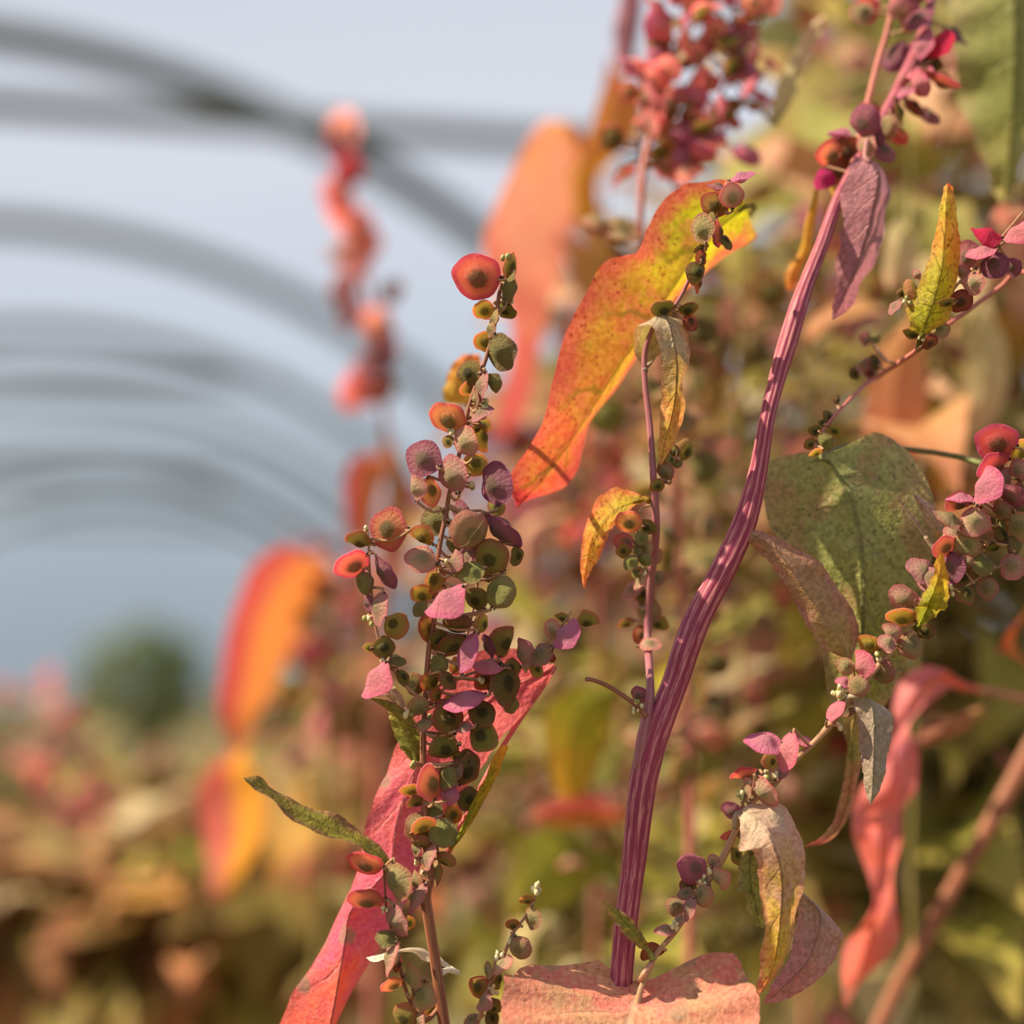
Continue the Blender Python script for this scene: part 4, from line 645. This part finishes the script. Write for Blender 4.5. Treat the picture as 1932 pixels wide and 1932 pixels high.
# ================================================================== thicket behind
def sub(kind, key, **k):
    M[key] = kind
for key, st, ed in (('w_moss', [(0, (132, 126, 50)), (.5, (142, 130, 58)), (1, (164, 136, 70))], (164, 130, 74)), ('w_green', [(0, (146, 154, 44)), (.5, (164, 162, 58)), (1, (184, 162, 76))], (190, 164, 84)),
                    ('w_bronze', [(0, (178, 140, 74)), (.5, (186, 132, 82)), (1, (176, 108, 80))], (194, 128, 92)), ('w_peach', [(0, (216, 176, 112)), (.5, (222, 156, 106)), (1, (216, 130, 98))], (224, 162, 120)),
                    ('w_pale', [(0, (200, 192, 132)), (.5, (212, 194, 144)), (1, (214, 176, 140))], (216, 190, 150)), ('w_gold', [(0, (190, 166, 50)), (.5, (200, 156, 60)), (1, (206, 136, 70))], (208, 144, 76)),
                    ('w_rose', [(0, (192, 130, 112)), (.5, (206, 120, 106)), (1, (204, 106, 96))], (210, 134, 120)), ('w_lime', [(0, (160, 166, 30)), (.5, (178, 172, 36)), (1, (190, 158, 54))], (190, 164, 60)),
                    ('w_dark', [(0, (92, 94, 34)), (.5, (98, 96, 40)), (1, (110, 98, 50))], (106, 92, 50)), ('w_wine', [(0, (140, 98, 92)), (.5, (152, 102, 94)), (1, (156, 110, 98))], (162, 118, 104)),
                    ('w_rust', [(0, (196, 124, 70)), (.5, (200, 114, 76)), (1, (190, 98, 72))], (202, 118, 84))):
    M[key] = leaf_mat('leaf_' + key, st, edge=ed, edge_amt=.5, vein=(150, 130, 80), vein_amt=.4, mealy=.12, frost=tuple(min(255, int(.5 * a_ + 95)) for a_ in ed), spots=0, trans=.52, scale=.1, bright=1.05, sat=.72, val=.95)
SHAPES = [  # (u, half width)
 [(0, .02), (.05, .14), (.15, .2), (.35, .17), (.6, .12), (.85, .05), (1, .0)],
 [(0, .02), (.06, .22), (.18, .3), (.4, .24), (.65, .15), (.88, .05), (1, .0)],
 [(0, .01), (.1, .07), (.3, .11), (.55, .1), (.8, .05), (1, .0)],
 [(0, .02), (.05, .3), (.14, .38), (.35, .3), (.6, .2), (.85, .07), (1, .0)]]
LEAFM = {}
def wild_leaf(key, sh, drp):
    k = (key, sh, drp)
    if k in LEAFM: return LEAFM[k]
    L, m, R = [], [], []; th = .25; x = z = 0; px_ = 0
    for u, hw in SHAPES[sh]:
        st = u - px_; px_ = u; th -= st * (.5, 1.2, 2.3)[drp]
        x += st * math.cos(th); z += st * math.sin(th)
        up = .3 * hw
        L.append((x, hw, z + up)); m.append((x, 0, z)); R.append((x, -hw, z + up))
    LEAFM[k] = leaf_mesh('leaf', np.array(L), np.array(m), np.array(R), M[key], nu=16, nv=6, wave=.03, jag=.01, relief=.004, petiole=np.array((-.28, 0, -.1)), pr=.016, seed=sh * 3 + drp)
    return LEAFM[k]
def wild(label, px, d, top, leaves, pods, n_leaf, n_pod, y0, y1, ln=(.05, .09), stem='olive', group='orache plants in the thicket behind the sharp shoots', lean=0, nb=5, psize=(45, 75), w=14, seed=0, sh=(0, 1, 1, 2, 3), bx=0.0, droop=(0, 1, 1, 2)):
    random.seed(seed * 13 + int(px))
    b = ground_under(px - lean * .3, 1500, d, bx, .03)
    pl = Plant('orache_plant', label, 'plant', b, group)
    bot = min(1900, 1300 + 1.05 / d * FPX) if d > 1.5 else 1900
    ys = np.linspace(max(top + 60, bot), top, 7)
    s_ = pl.branch('stem', [(px + lean * (1 - (y - top) / (max(ys[0] - top, 1))) + random.uniform(-1, 1) * 12 * FOCUS / d, y, w * (.35 + .65 * (y - top) / (ys[0] - top)) * FOCUS / d * 1.4, d) for y in ys], stem, n=46, down=True, hi=False)
    q = s_.path - np.array(CAM); dd = q @ np.array(FW); yy = 966 - q @ np.array(UP) / dd * FPX
    ok = [i for i in range(1, len(yy) - 1) if y0 <= yy[i] <= y1]
    if not ok: ok = [len(yy) - 2]
    for k in range(n_leaf):
        i = ok[int(len(ok) * (k + random.random()) / n_leaf)]
        az = k * 2.4 + random.uniform(-.5, .5); pit = random.uniform(-.2, .7); sz = random.uniform(*ln)
        me = wild_leaf(random.choice(leaves), random.choice(sh), random.choice(droop))
        m = Matrix.Translation(Vector(s_.path[i]) - Vector(b)) @ Matrix.Rotation(az, 4, 'Z') @ Matrix.Rotation(-pit, 4, 'Y') @ Matrix.Rotation(random.uniform(-.6, .6), 4, 'X') @ Matrix.Scale(sz, 4) @ Matrix.Translation((.28, 0, .1))
        link('leaf', me, pl.e, m)
    if n_pod:
        s_.auto(n_pod // 4, pods, psize, max(0, ok[0] / len(yy)), .99)
        for k in range(nb):
            i = ok[min(len(ok) - 1, int(len(ok) * (k + random.random()) / nb))]; c = s_.path[i]
            az = random.uniform(0, 6.28); L = random.uniform(.05, .11) 
            e = [c, c + np.array([math.cos(az) * L * .35, math.sin(az) * L * .35, L * .45]), c + np.array([math.cos(az) * L * .5, math.sin(az) * L * .5, L])]
            br_ = Branch(pl, 'side_branch', cr(np.array(e), 10), np.linspace(.0014, .0006, 10), ST[stem], 6, 0, 9, False)
            br_.auto(n_pod * 3 // 4 // nb, pods, psize, .1, 1.0); br_.build()
    s_.build(); pl.s = s_
    return pl
GREY = ['dusty', 'olive', 'dpink', 'green']; ROSE = ['dpink', 'mauve', 'pink', 'red', 'dusty']; OLV = ['olive', 'green', 'dusty', 'dark']
EP = ['blush', 'blush', 'pink', 'blush', 'dusty', 'orange', 'olive']
# ---- plant E: blurred pod cluster above the flame leaf
E = Plant('orache_plant', 'orache plant with a dense blurred mauve pod cluster above the large glowing red-yellow leaf', 'plant', ground_under(1300, 1932, .56, .03, .05))
sE = E.branch('stem', [(1300, 1940, 20, .56), (1302, 1500, 18, .555), (1285, 1100, 16, .55), (1262, 800, 15, .535), (1228, 560, 13, .51), (1209, 430, 12, .5), (1214, 320, 14, .5), (1232, 235, 11, .505), (1262, 130, 9, .51), (1300, 20, 7, .515), (1320, -70, 5, .52)], 'rosy', n=90, down=True, hi=False)
sE.auto(30, EP, (40, 62), .7, 1.0, 1.3); sE.auto(60, OLV + ['dusty'], (46, 74), .28, .6, 1.5)
eb = [E.branch('side_branch', p, 'mauve', .51, n=24, hi=False) for p in (
    [(1232, 240, 8), (1290, 170, 7), (1345, 90, 6), (1390, 20, 5), (1420, -60, 4)], [(1222, 290, 8), (1300, 260, 6), (1350, 200, 6), (1390, 110, 5), (1440, 30, 4)], [(1212, 330, 8), (1204, 260, 6), (1206, 190, 5), (1218, 120, 4)],
    [(1240, 220, 7), (1260, 150, 5), (1300, 60, 5), (1350, 0, 4), (1370, -50, 4)], [(1216, 320, 8), (1270, 290, 6), (1330, 250, 5), (1400, 190, 5), (1450, 130, 4)])]
for i, b in enumerate(eb): b.auto(20 if i != 2 else 12, EP, (40, 60), .15, 1.0, 1.6); b.build()
sE.build()
E.leaf(R4, [(1232, 96, 1290, 250, 1338, 395), (1090, 118, 1180, 330, 1255, 452), (925, 165, 1060, 440, 1105, 568), (800, 340, 960, 590, 985, 690), (690, 468, 860, 740, 865, 840), (560, 540, 760, 900, 792, 950), (440, 740, 680, 1000, 720, 1042), (360, 930, 580, 1150, 612, 1200), (262, 1200, 470, 1320, 520, 1350), (172, 1440, 360, 1490, 430, 1480), (82, 1650, 220, 1680, 345, 1692), (66, 1730, 112, 1795, 150, 1782), (96, 1812, 100, 1815, 106, 1814)],
       .435, 'flame', dz=[(4, 8, 18), (-3, 3, 16), (-7, 0, 14), (-9, -1, 12), (-11, -2, 11), (-11, -2, 10), (-11, -2, 9), (-11, -2, 9), (-10, -2, 9), (-9, -2, 8), (-7, -2, 6), (-3, -2, 2), (-1, -1, 0)], wave=.0013, relief=.0005, nu=130, nv=34, side=6, label='large hanging leaf glowing red, orange and yellow', attach=np.array([at(1225, 540, .508), at(1340, 480, .49), at(1420, 400, .46)]))
E.leaf(R0, [(1450, 225, 1462, 235, 1475, 225), (1462, 175, 1480, 185, 1500, 180), (1490, 110, 1505, 118, 1522, 120), (1520, 55, 1532, 62, 1545, 70), (1552, 28, 1556, 30, 1560, 32)], .5, 'pale', nu=30, nv=10, label='peach coloured blade shaped leaf', attach=at(1395, 190, .51))
E.leaf(R0, [(1262, 330, 1290, 335, 1315, 330), (1240, 270, 1285, 280, 1320, 285), (1250, 220, 1270, 225, 1290, 225)], .53, 'gold', nu=20, nv=8, attach=at(1216, 320, .5))
E.leaf(R0, [(1270, 345, 1290, 350, 1312, 345), (1228, 210, 1240, 240, 1256, 240), (1220, 140, 1235, 130, 1250, 150)], .53, 'bronze', nu=20, nv=8, attach=at(1216, 320, .5))
# ---- plant behind, orange leaves in the sky
O = wild('orache plant with a long apricot and red leaf hanging in the sky', 1120, .72, 240, ['w_peach', 'w_bronze', 'w_gold'], ROSE, 12, 40, 430, 1100, (.05, .08), 'rosy', None, lean=20, nb=3, seed=4)
O.leaf(R0, [(1085, 250, 1095, 260, 1105, 275), (1030, 228, 1060, 235, 1092, 300), (975, 300, 1020, 330, 1085, 400), (930, 400, 985, 440, 1060, 500), (912, 480, 975, 510, 1040, 560), (950, 560, 985, 590, 1030, 620), (965, 660, 985, 680, 1010, 690), (945, 760, 965, 775, 990, 780), (922, 825, 935, 832, 948, 836)], .68, 'apricot', nu=50, nv=12, dz=[(0, 0, 0), (-8, 0, 12), (-14, 0, 20), (-16, 0, 20), (-16, 0, 20), (-10, 0, 12), (-6, 0, 6), (-4, 0, 4), (0, 0, 0)], attach=at(1122, 420, .72))
O.leaf(R0, [(1165, 470, 1160, 478, 1155, 485), (1098, 440, 1125, 455, 1140, 480), (1082, 385, 1105, 390, 1130, 400), (1082, 320, 1100, 325, 1130, 330), (1120, 220, 1150, 240, 1200, 260), (1150, 120, 1180, 150, 1220, 170)], .66, 'gold', nu=30, nv=8, attach=at(1124, 560, .72))
O.leaf(R0, [(1165, 130, 1175, 140, 1190, 130), (1158, 60, 1180, 70, 1205, 60), (1175, -20, 1190, -20, 1215, -20)], .62, 'plum', nu=20, nv=8, attach=at(1135, 200, .72))
# ---- pink spike plant in the sky
K = Plant('orache_plant', 'orache plant with a thin blurred pink spike rising alone into the pale sky', 'plant', ground_under(700, 1700, .78, 0, .05))
sK = K.branch('stem', [(705, 1900, 22, .78), (712, 1500, 20, .78), (722, 1100, 16, .78), (735, 900, 14, .78), (722, 760, 11, .78), (712, 640, 10, .78), (690, 520, 9, .78), (668, 430, 9, .78), (648, 320, 8, .78), (652, 225, 6, .78)], 'rosy', n=50, down=True, hi=False)
sK.put(R0, [(652, 240, 55, 60, 90, 'blush'), (640, 280, 60, 60, 200, 'mauve'), (655, 325, 50, 62, 60, 'red'), (634, 365, 60, 60, 200, 'blush'), (645, 395, 56, 60, 240, 'blush'), (672, 430, 62, 66, 60, 'blush'), (690, 455, 60, 60, 20, 'blush'), (655, 470, 60, 70, 200, 'dpink'), (672, 500, 60, 60, 300, 'blush'), (650, 540, 55, 60, 240, 'mauve'), (652, 585, 45, 70, 260, 'mauve'),
    (738, 552, 40, 50, 60, 'dpink'), (712, 610, 50, 60, 100, 'blush'), (718, 650, 60, 66, 60, 'mauve'), (705, 690, 64, 66, 200, 'mauve'), (722, 660, 60, 60, 0, 'mauve'), (690, 715, 66, 60, 220, 'blush'), (672, 740, 60, 66, 230, 'blush'), (715, 735, 60, 50, 300, 'dusty')], spread=.012)
sK.build()
K.leaf(R0, [(705, 858, 715, 862, 725, 860), (660, 870, 690, 880, 728, 890), (648, 930, 680, 935, 712, 940), (655, 990, 678, 995, 700, 1000), (672, 1040, 675, 1045, 680, 1040)], .75, 'ember', nu=24, nv=8, attach=at(735, 850, .78))
K.leaf(R0, [(738, 850, 745, 850, 752, 850), (728, 920, 750, 920, 775, 920), (735, 1000, 750, 1000, 770, 1000), (745, 1060, 750, 1065, 755, 1060)], .75, 'bronze', nu=24, nv=8, attach=at(735, 840, .78))
# ---- flame coloured drooping leaf
T = Plant('orache_plant', 'blurred orache plant with two flame coloured leaves hanging one above the other', 'plant', ground_under(610, 1700, .8, .02, .05))
sT = T.branch('stem', [(600, 1900, 24, .82), (612, 1600, 22, .82), (622, 1300, 20, .82), (628, 1150, 18, .82), (618, 1060, 14, .82)], 'olive', n=40, down=True, hi=False); sT.auto(16, ROSE + ['olive'], (50, 70), .6, 1); sT.build()
T.leaf(RA, [(1240, 190, 1240, 205, 1240, 220), (1070, 132, 1130, 170, 1225, 250), (940, 225, 1030, 270, 1160, 400), (868, 420, 950, 450, 1090, 530), (838, 600, 920, 620, 1030, 660), (820, 720, 890, 760, 970, 780), (858, 870, 885, 880, 915, 880)], .79, 'ember', nu=44, nv=12, dz=[(6, 8, 10), (-8, 0, 12), (-14, -2, 20), (-14, -2, 22), (-12, -1, 18), (-6, 0, 10), (0, 0, 0)], attach=at(622, 1080, .82), label='upper flame coloured leaf')
T.leaf(RA, [(925, 870, 930, 875, 938, 880), (780, 980, 860, 960, 935, 950), (745, 1110, 880, 1090, 1012, 1070), (770, 1240, 880, 1230, 985, 1220), (785, 1340, 850, 1350, 930, 1340), (790, 1440, 830, 1470, 880, 1440)], .80, 'ember2', nu=40, nv=12, dz=[(0, 0, 0), (-10, -1, 14), (-16, -2, 22), (-14, -1, 20), (-8, 0, 12), (0, 0, 0)], attach=at(625, 1400, .82), label='lower flame coloured leaf')
# ---- diagonal rosy stem, scarlet leaf
D = Plant('orache_plant', 'orache plant with a blurred brown stem slanting up beside its long scarlet leaf', 'plant', ground_under(1600, 1932, .56, .02, .05))
sD = D.branch('stem', [(1640, 1980, 30, .58), (1700, 1850, 30, .58), (1785, 1700, 31, .575), (1860, 1570, 32, .57), (1932, 1440, 34, .57), (2010, 1290, 32, .57), (2080, 1120, 28, .57)], 'brown', n=50, down=True, seg=14, hi=False); sD.build()
sd2 = D.branch('side_branch', [(1985, 1330, 16, .55), (1930, 1320, 12, .545), (1870, 1305, 10, .535), (1810, 1300, 9, .525)], 'rosy', n=20, hi=False); sd2.build()
D.leaf(RB, [(800, 462, 806, 470, 810, 480), (700, 400, 720, 430, 740, 470), (590, 365, 640, 390, 700, 460), (480, 440, 530, 470, 610, 520), (405, 580, 470, 600, 540, 620), (375, 740, 430, 740, 505, 720), (340, 900, 420, 880, 492, 870), (262, 1000, 360, 1010, 478, 1020), (268, 1100, 370, 1110, 476, 1130), (300, 1260, 380, 1260, 460, 1250), (292, 1420, 360, 1420, 440, 1430), (262, 1560, 320, 1560, 400, 1550), (225, 1700, 280, 1710, 350, 1700), (205, 1810, 230, 1830, 260, 1820), (225, 1860, 230, 1866, 240, 1862)],
       .52, 'scarlet', nu=80, nv=18, wave=.004, dz=[(6, 6, 6), (2, 0, 4), (0, -4, 4), (0, -5, 6), (0, -4, 6), (0, -4, 6), (0, -6, 4), (-4, 2, 0), (-2, -6, 2), (0, -4, 6), (0, -3, 6), (0, -3, 4), (0, -2, 2), (0, 0, 0), (0, 0, 0)], attach=at(1812, 1300, .525), label='long drooping scarlet leaf with a mauve sheen')
D.leaf(RB, [(1010, 330, 1020, 345, 1010, 360), (900, 300, 930, 310, 960, 250), (880, 310, 930, 220, 1010, 140), (980, 170, 1040, 100, 1060, 60)], .53, 'ember', nu=24, nv=8, attach=at(1960, 1320, .55))
D.leaf(RB, [(840, 540, 846, 545, 850, 550), (740, 560, 760, 580, 780, 600), (560, 640, 640, 650, 740, 650), (500, 720, 510, 726, 520, 726)], .54, 'bronze', nu=24, nv=8, attach=at(1875, 1308, .537))
# ---- corner plant with big green leaf
Q = Plant('orache_plant', 'orache plant with the big green leaf filling the upper corner by the pink pods', 'plant', ground_under(1960, 1932, .55, .03, .05))
sQ = Q.branch('stem', [(1975, 1900, 26, .56), (1990, 1200, 24, .56), (1985, 600, 22, .55), (1960, 200, 20, .54), (1930, -60, 18, .53), (1900, -200, 12, .53)], 'rosy', n=50, down=True, hi=False); sQ.auto(14, ROSE, (50, 70), .75, .98); sQ.build()
Q.leaf(R8, [(1400, -260, 1440, -250, 1480, -250), (1130, -60, 1430, -60, 1640, -40), (1085, 120, 1435, 130, 1700, 160), (1098, 320, 1432, 340, 1640, 380), (1150, 540, 1420, 560, 1560, 600), (1215, 760, 1400, 790, 1480, 800), (1290, 940, 1375, 960, 1420, 950), (1350, 1060, 1360, 1068, 1370, 1064)], .5, 'sage', nu=60, nv=20, wave=.0025, dz=[(2, 0, 2), (4, -3, 6), (5, -4, 8), (5, -4, 8), (4, -3, 6), (3, -2, 4), (2, -1, 2), (0, 0, 0)], attach=at(1950, 100, .535), label='big drooping green leaf with buff flecks')
Q.leaf(R9, [(1690, 0, 1700, 10, 1710, 20), (1500, -60, 1580, 60, 1700, 200), (1380, 180, 1480, 300, 1640, 420), (1450, 480, 1470, 500, 1500, 500)], .52, 'coral', nu=24, nv=8, attach=at(1984, 560, .55))
b2 = B.branch('side_branch', [(1606, 335, 14, .441), (1622, 258, 13, .45), (1654, 127, 12, .458), (1675, 54, 11, .462), (1692, -40, 9, .466)], 'rosy', n=24, hi=False); b2.auto(8, ROSE, (44, 60), .75, 1); b2.build()
NTH = ['first', 'second', 'third', 'fourth', 'fifth', 'sixth', 'seventh', 'eighth', 'ninth', 'tenth', 'eleventh', 'twelfth', 'thirteenth']
FARX = sorted([20, 140, 240, 330, 450, 540, -60, 620, 90, 380, 500, 200])
# ================================================================== filler plants of the thicket, back to front
W_ = wild
Z = 'orache plants in the thicket behind the sharp shoots'
# deep rows behind everything on the warm side
for i, (px, d, top, lv) in enumerate([(1100, 2.1, 900, ['w_moss', 'w_bronze']), (1230, 2.3, 560, ['w_moss', 'w_green', 'w_bronze']), (1380, 2.0, 420, ['w_moss', 'w_bronze']), (1500, 2.4, 250, ['w_moss', 'w_green']), (1620, 2.0, 100, ['w_moss', 'w_dark']), (1740, 2.3, 60, ['w_dark', 'w_moss']), (1860, 2.0, 0, ['w_dark', 'w_moss']), (1960, 2.2, 0, ['w_dark', 'w_moss']),
    (1450, 1.5, 1000, ['w_dark', 'w_moss']), (1600, 1.5, 900, ['w_dark', 'w_moss']), (1760, 1.45, 700, ['w_dark', 'w_moss']), (1900, 1.5, 600, ['w_dark', 'w_moss'])]):
    W_('dark olive orache plant at the very back of the thicket, ' + NTH[sorted([1100, 1230, 1380, 1500, 1620, 1740, 1860, 1960, 1450, 1600, 1760, 1900]).index(px)] + ' from the open sky', px, d, top, lv, OLV + ['brown'], 40, 24, top, 1990, (.1, .19), 'olive', 'orache plants deep in the thicket', seed=i, nb=3)
W_('blurred orache plant with bronze leaves between the thin red branch and the thick magenta stem', 1345, .86, 330, ['w_bronze', 'w_moss', 'w_pale', 'w_green'], GREY, 22, 90, 380, 1900, (.04, .08), 'olive', None, seed=21, nb=7)
W_('blurred orache plant with olive leaves and grey pods close behind the thick magenta stem', 1400, .66, 440, ['w_moss', 'w_green'], GREY, 14, 90, 480, 1900, (.035, .06), 'olive', None, seed=22, nb=7)
W_('blurred orache plant with gold leaves behind the upper curve of the thick magenta stem', 1560, .8, -150, ['w_bronze', 'w_moss', 'w_gold', 'w_moss', 'w_green'], ROSE, 30, 60, 60, 1300, (.05, .09), 'rosy', None, seed=23)
W_('blurred orache plant with moss and peach leaves behind the upright yellow leaf', 1690, .7, -200, ['w_moss', 'w_green', 'w_moss', 'w_peach'], ROSE, 30, 40, 100, 1100, (.05, .09), 'olive', None, seed=24)
W_('blurred orache plant with moss green and lime leaves below the big green corner leaf', 1840, .78, -150, ['w_moss', 'w_lime', 'w_green', 'w_peach'], GREY, 34, 30, 150, 1300, (.05, .1), 'olive', None, seed=25)
W_('blurred orache plant with gold and pale leaves at the edge below the pink corner pods', 1930, .68, 200, ['w_pale', 'w_gold', 'w_peach', 'w_moss'], GREY, 22, 20, 450, 1250, (.05, .08), 'olive', None, seed=26)
W_('blurred orache plant with pink and green leaves under the slanting pod branch', 1520, .72, 1050, ['w_rose', 'w_green', 'w_pale', 'w_lime'], ROSE, 30, 30, 1080, 1920, (.05, .09), 'rosy', None, seed=27)
W_('blurred orache plant with dark green leaves behind the brown slanting stem', 1800, .72, 1150, ['w_dark', 'w_moss', 'w_green'], OLV, 34, 10, 1200, 1940, (.06, .1), 'olive', None, seed=28)
W_('blurred orache plant with deep green leaves in the shaded corner beyond the brown slanting stem', 1920, .8, 1150, ['w_dark', 'w_moss'], OLV, 30, 10, 1200, 1940, (.06, .1), 'olive', None, seed=29)
W_('blurred orache plant with lime green leaves between the sharp spike and the thick magenta stem', 1075, .82, 1120, ['w_green', 'w_lime', 'w_pale', 'w_green'], GREY, 34, 40, 1180, 1940, (.05, .09), 'olive', None, seed=30)
W_('blurred orache plant with coral and buff leaves right behind the foot of the sharp spike', 950, .9, 1180, ['w_peach', 'w_pale', 'w_green', 'w_moss'], ROSE, 30, 50, 1220, 1940, (.05, .08), 'rosy', None, seed=31)
W_('blurred orache plant with mauve pods standing behind the sharp spike', 1010, 1.0, 640, ['w_bronze', 'w_wine', 'w_peach'], ROSE, 20, 90, 760, 1500, (.05, .08), 'mauve', None, seed=32, nb=6)
W_('blurred orache plant with mauve and bronze shoots behind the red and yellow leaf', 1160, .95, 520, ['w_bronze', 'w_moss', 'w_wine'], ROSE + GREY, 20, 100, 600, 1500, (.05, .08), 'mauve', None, seed=33, nb=7)
W_('blurred orache plant with rusty orange leaves beside the flame coloured leaves', 690, 1.0, 1060, ['w_rust', 'w_bronze', 'w_gold', 'w_moss'], ROSE, 30, 40, 1090, 1700, (.05, .09), 'rosy', None, seed=34)
W_('blurred orache plant with brown and olive leaves behind the narrow lance shaped leaf', 770, .95, 1180, ['w_bronze', 'w_moss', 'w_rust'], GREY, 30, 40, 1200, 1940, (.05, .08), 'olive', None, seed=35)
# the crop on the open side
for i, (px, d, top, lv) in enumerate([(60, 1.5, 1530, ['w_moss', 'w_green', 'w_bronze']), (180, 1.35, 1600, ['w_pale', 'w_bronze', 'w_moss']), (300, 1.6, 1520, ['w_moss', 'w_green', 'w_bronze']), (420, 1.35, 1570, ['w_moss', 'w_green', 'w_bronze']), (540, 1.5, 1490, ['w_moss', 'w_bronze', 'w_green']), (650, 1.35, 1540, ['w_moss', 'w_pale', 'w_moss']), (-30, 1.25, 1650, ['w_moss', 'w_bronze']), (10, 1.05, 1700, ['w_bronze', 'w_pale', 'w_moss']), (130, 1.1, 1680, ['w_pale', 'w_bronze', 'w_moss']), (240, 1.05, 1700, ['w_bronze', 'w_moss', 'w_gold']), (360, 1.1, 1680, ['w_moss', 'w_pale', 'w_bronze']), (480, 1.05, 1700, ['w_moss', 'w_green', 'w_peach']), (590, 1.1, 1660, ['w_moss', 'w_green', 'w_bronze'])]):
    W_('blurred olive orache plant of the low open crop, ' + NTH[sorted([-30, 60, 180, 300, 420, 540, 650, 10, 130, 240, 360, 480, 590]).index(px)] + ' from the dark leafy one', px, d, top, lv, GREY + ['dpink'], 60, 24, top, 1990, (.07, .12), 'rosy' if i % 2 else 'olive', 'low orache plants of the open crop', seed=40 + i, nb=3)
for i, (px, d, top) in enumerate([(20, 1.7, 1440), (140, 1.8, 1450), (240, 2.2, 1490), (330, 1.9, 1500), (450, 2.1, 1490), (540, 1.8, 1460), (-60, 2.2, 1400), (620, 2.2, 1420), (90, 2.6, 1430), (380, 2.7, 1480), (500, 2.9, 1470), (200, 3.2, 1450)]):
    W_('blurred wine red orache plant of the far crop row, ' + NTH[FARX.index(px)] + ' along toward the sharp spike', px, d, top, ['w_wine', 'w_bronze', 'w_wine', 'w_moss'], ['mauve', 'brown', 'dusty'], 50, 8, top, 1700, (.06, .1), 'rosy', 'wine red orache plants of the far crop row', seed=60 + i, nb=1, psize=(24, 36))
W_('blurred dark green leafy orache plant at the very edge of the low crop', -20, 1.3, 1480, ['w_dark'], ['dark'], 40, 0, 1490, 1700, (.05, .08), 'olive', None, seed=79, nb=1)
pk = W_('blurred orache plant with a dusty pink seed head standing out of the low crop', 160, 1.2, 1490, ['w_rose', 'w_bronze'], ['blush', 'dpink'], 6, 40, 1500, 1650, (.04, .06), 'rosy', None, seed=80, nb=2, psize=(40, 60))
# single broad leaves that read as soft patches of colour
X = W_('blurred orache plant with broad lime and orange leaves left of the thick magenta stem', 1185, .66, 1180, ['w_green', 'w_pale'], GREY, 8, 20, 1500, 1940, (.04, .06), 'rosy', None, seed=90, nb=2, lean=-10)
X.leaf(R0, [(1165, 1290, 1170, 1296, 1175, 1300), (1085, 1290, 1110, 1330, 1150, 1370), (1028, 1340, 1080, 1390, 1130, 1440), (1030, 1420, 1075, 1450, 1110, 1480), (1050, 1500, 1070, 1510, 1090, 1505)], .6, 'lime', nu=24, nv=10, attach=at(1190, 1330, .66))
X.leaf(R0, [(1170, 1530, 1175, 1540, 1180, 1550), (1100, 1500, 1110, 1530, 1130, 1560), (1040, 1510, 1050, 1535, 1060, 1560), (1000, 1535, 1005, 1545, 1010, 1550)], .62, 'ember', nu=24, nv=10, attach=at(1186, 1580, .66))
X.leaf(R0, [(1160, 1640, 1165, 1645, 1170, 1650), (1060, 1560, 1090, 1600, 1130, 1660), (990, 1580, 1040, 1630, 1080, 1700), (965, 1650, 990, 1690, 1020, 1730), (960, 1730, 965, 1735, 975, 1740)], .64, 'leafgreen', nu=24, nv=10, attach=at(1180, 1660, .66))
Y = W_('blurred orache plant with large orange, cream and yellow leaves behind the thin arching branch', 1720, .62, 240, ['w_peach', 'w_gold'], GREY, 6, 10, 500, 1100, (.04, .06), 'olive', None, seed=91, nb=2)
Y.leaf(R0, [(1720, 600, 1722, 606, 1724, 612), (1660, 660, 1700, 670, 1745, 670), (1630, 760, 1690, 770, 1750, 770), (1640, 860, 1690, 860, 1730, 860), (1680, 930, 1690, 935, 1700, 930)], .6, 'peach', nu=24, nv=10, attach=at(1722, 570, .62))
Y.leaf(R0, [(1740, 560, 1745, 565, 1750, 570), (1800, 600, 1830, 620, 1870, 600), (1820, 700, 1860, 710, 1905, 700), (1790, 790, 1830, 800, 1870, 800), (1775, 850, 1780, 855, 1790, 855)], .61, 'pale', nu=24, nv=10, attach=at(1722, 540, .62))
Y.leaf(R0, [(1725, 740, 1730, 745, 1735, 750), (1740, 780, 1790, 770, 1840, 780), (1745, 850, 1785, 850, 1825, 850), (1770, 920, 1780, 925, 1800, 920)], .62, 'lime', nu=24, nv=10, attach=at(1720, 720, .62))
Y.leaf(R0, [(1720, 420, 1715, 425, 1712, 430), (1690, 410, 1700, 450, 1740, 470), (1665, 470, 1690, 500, 1720, 510), (1670, 540, 1680, 545, 1695, 540)], .56, 'pale', nu=24, nv=10, attach=at(1722, 420, .62))
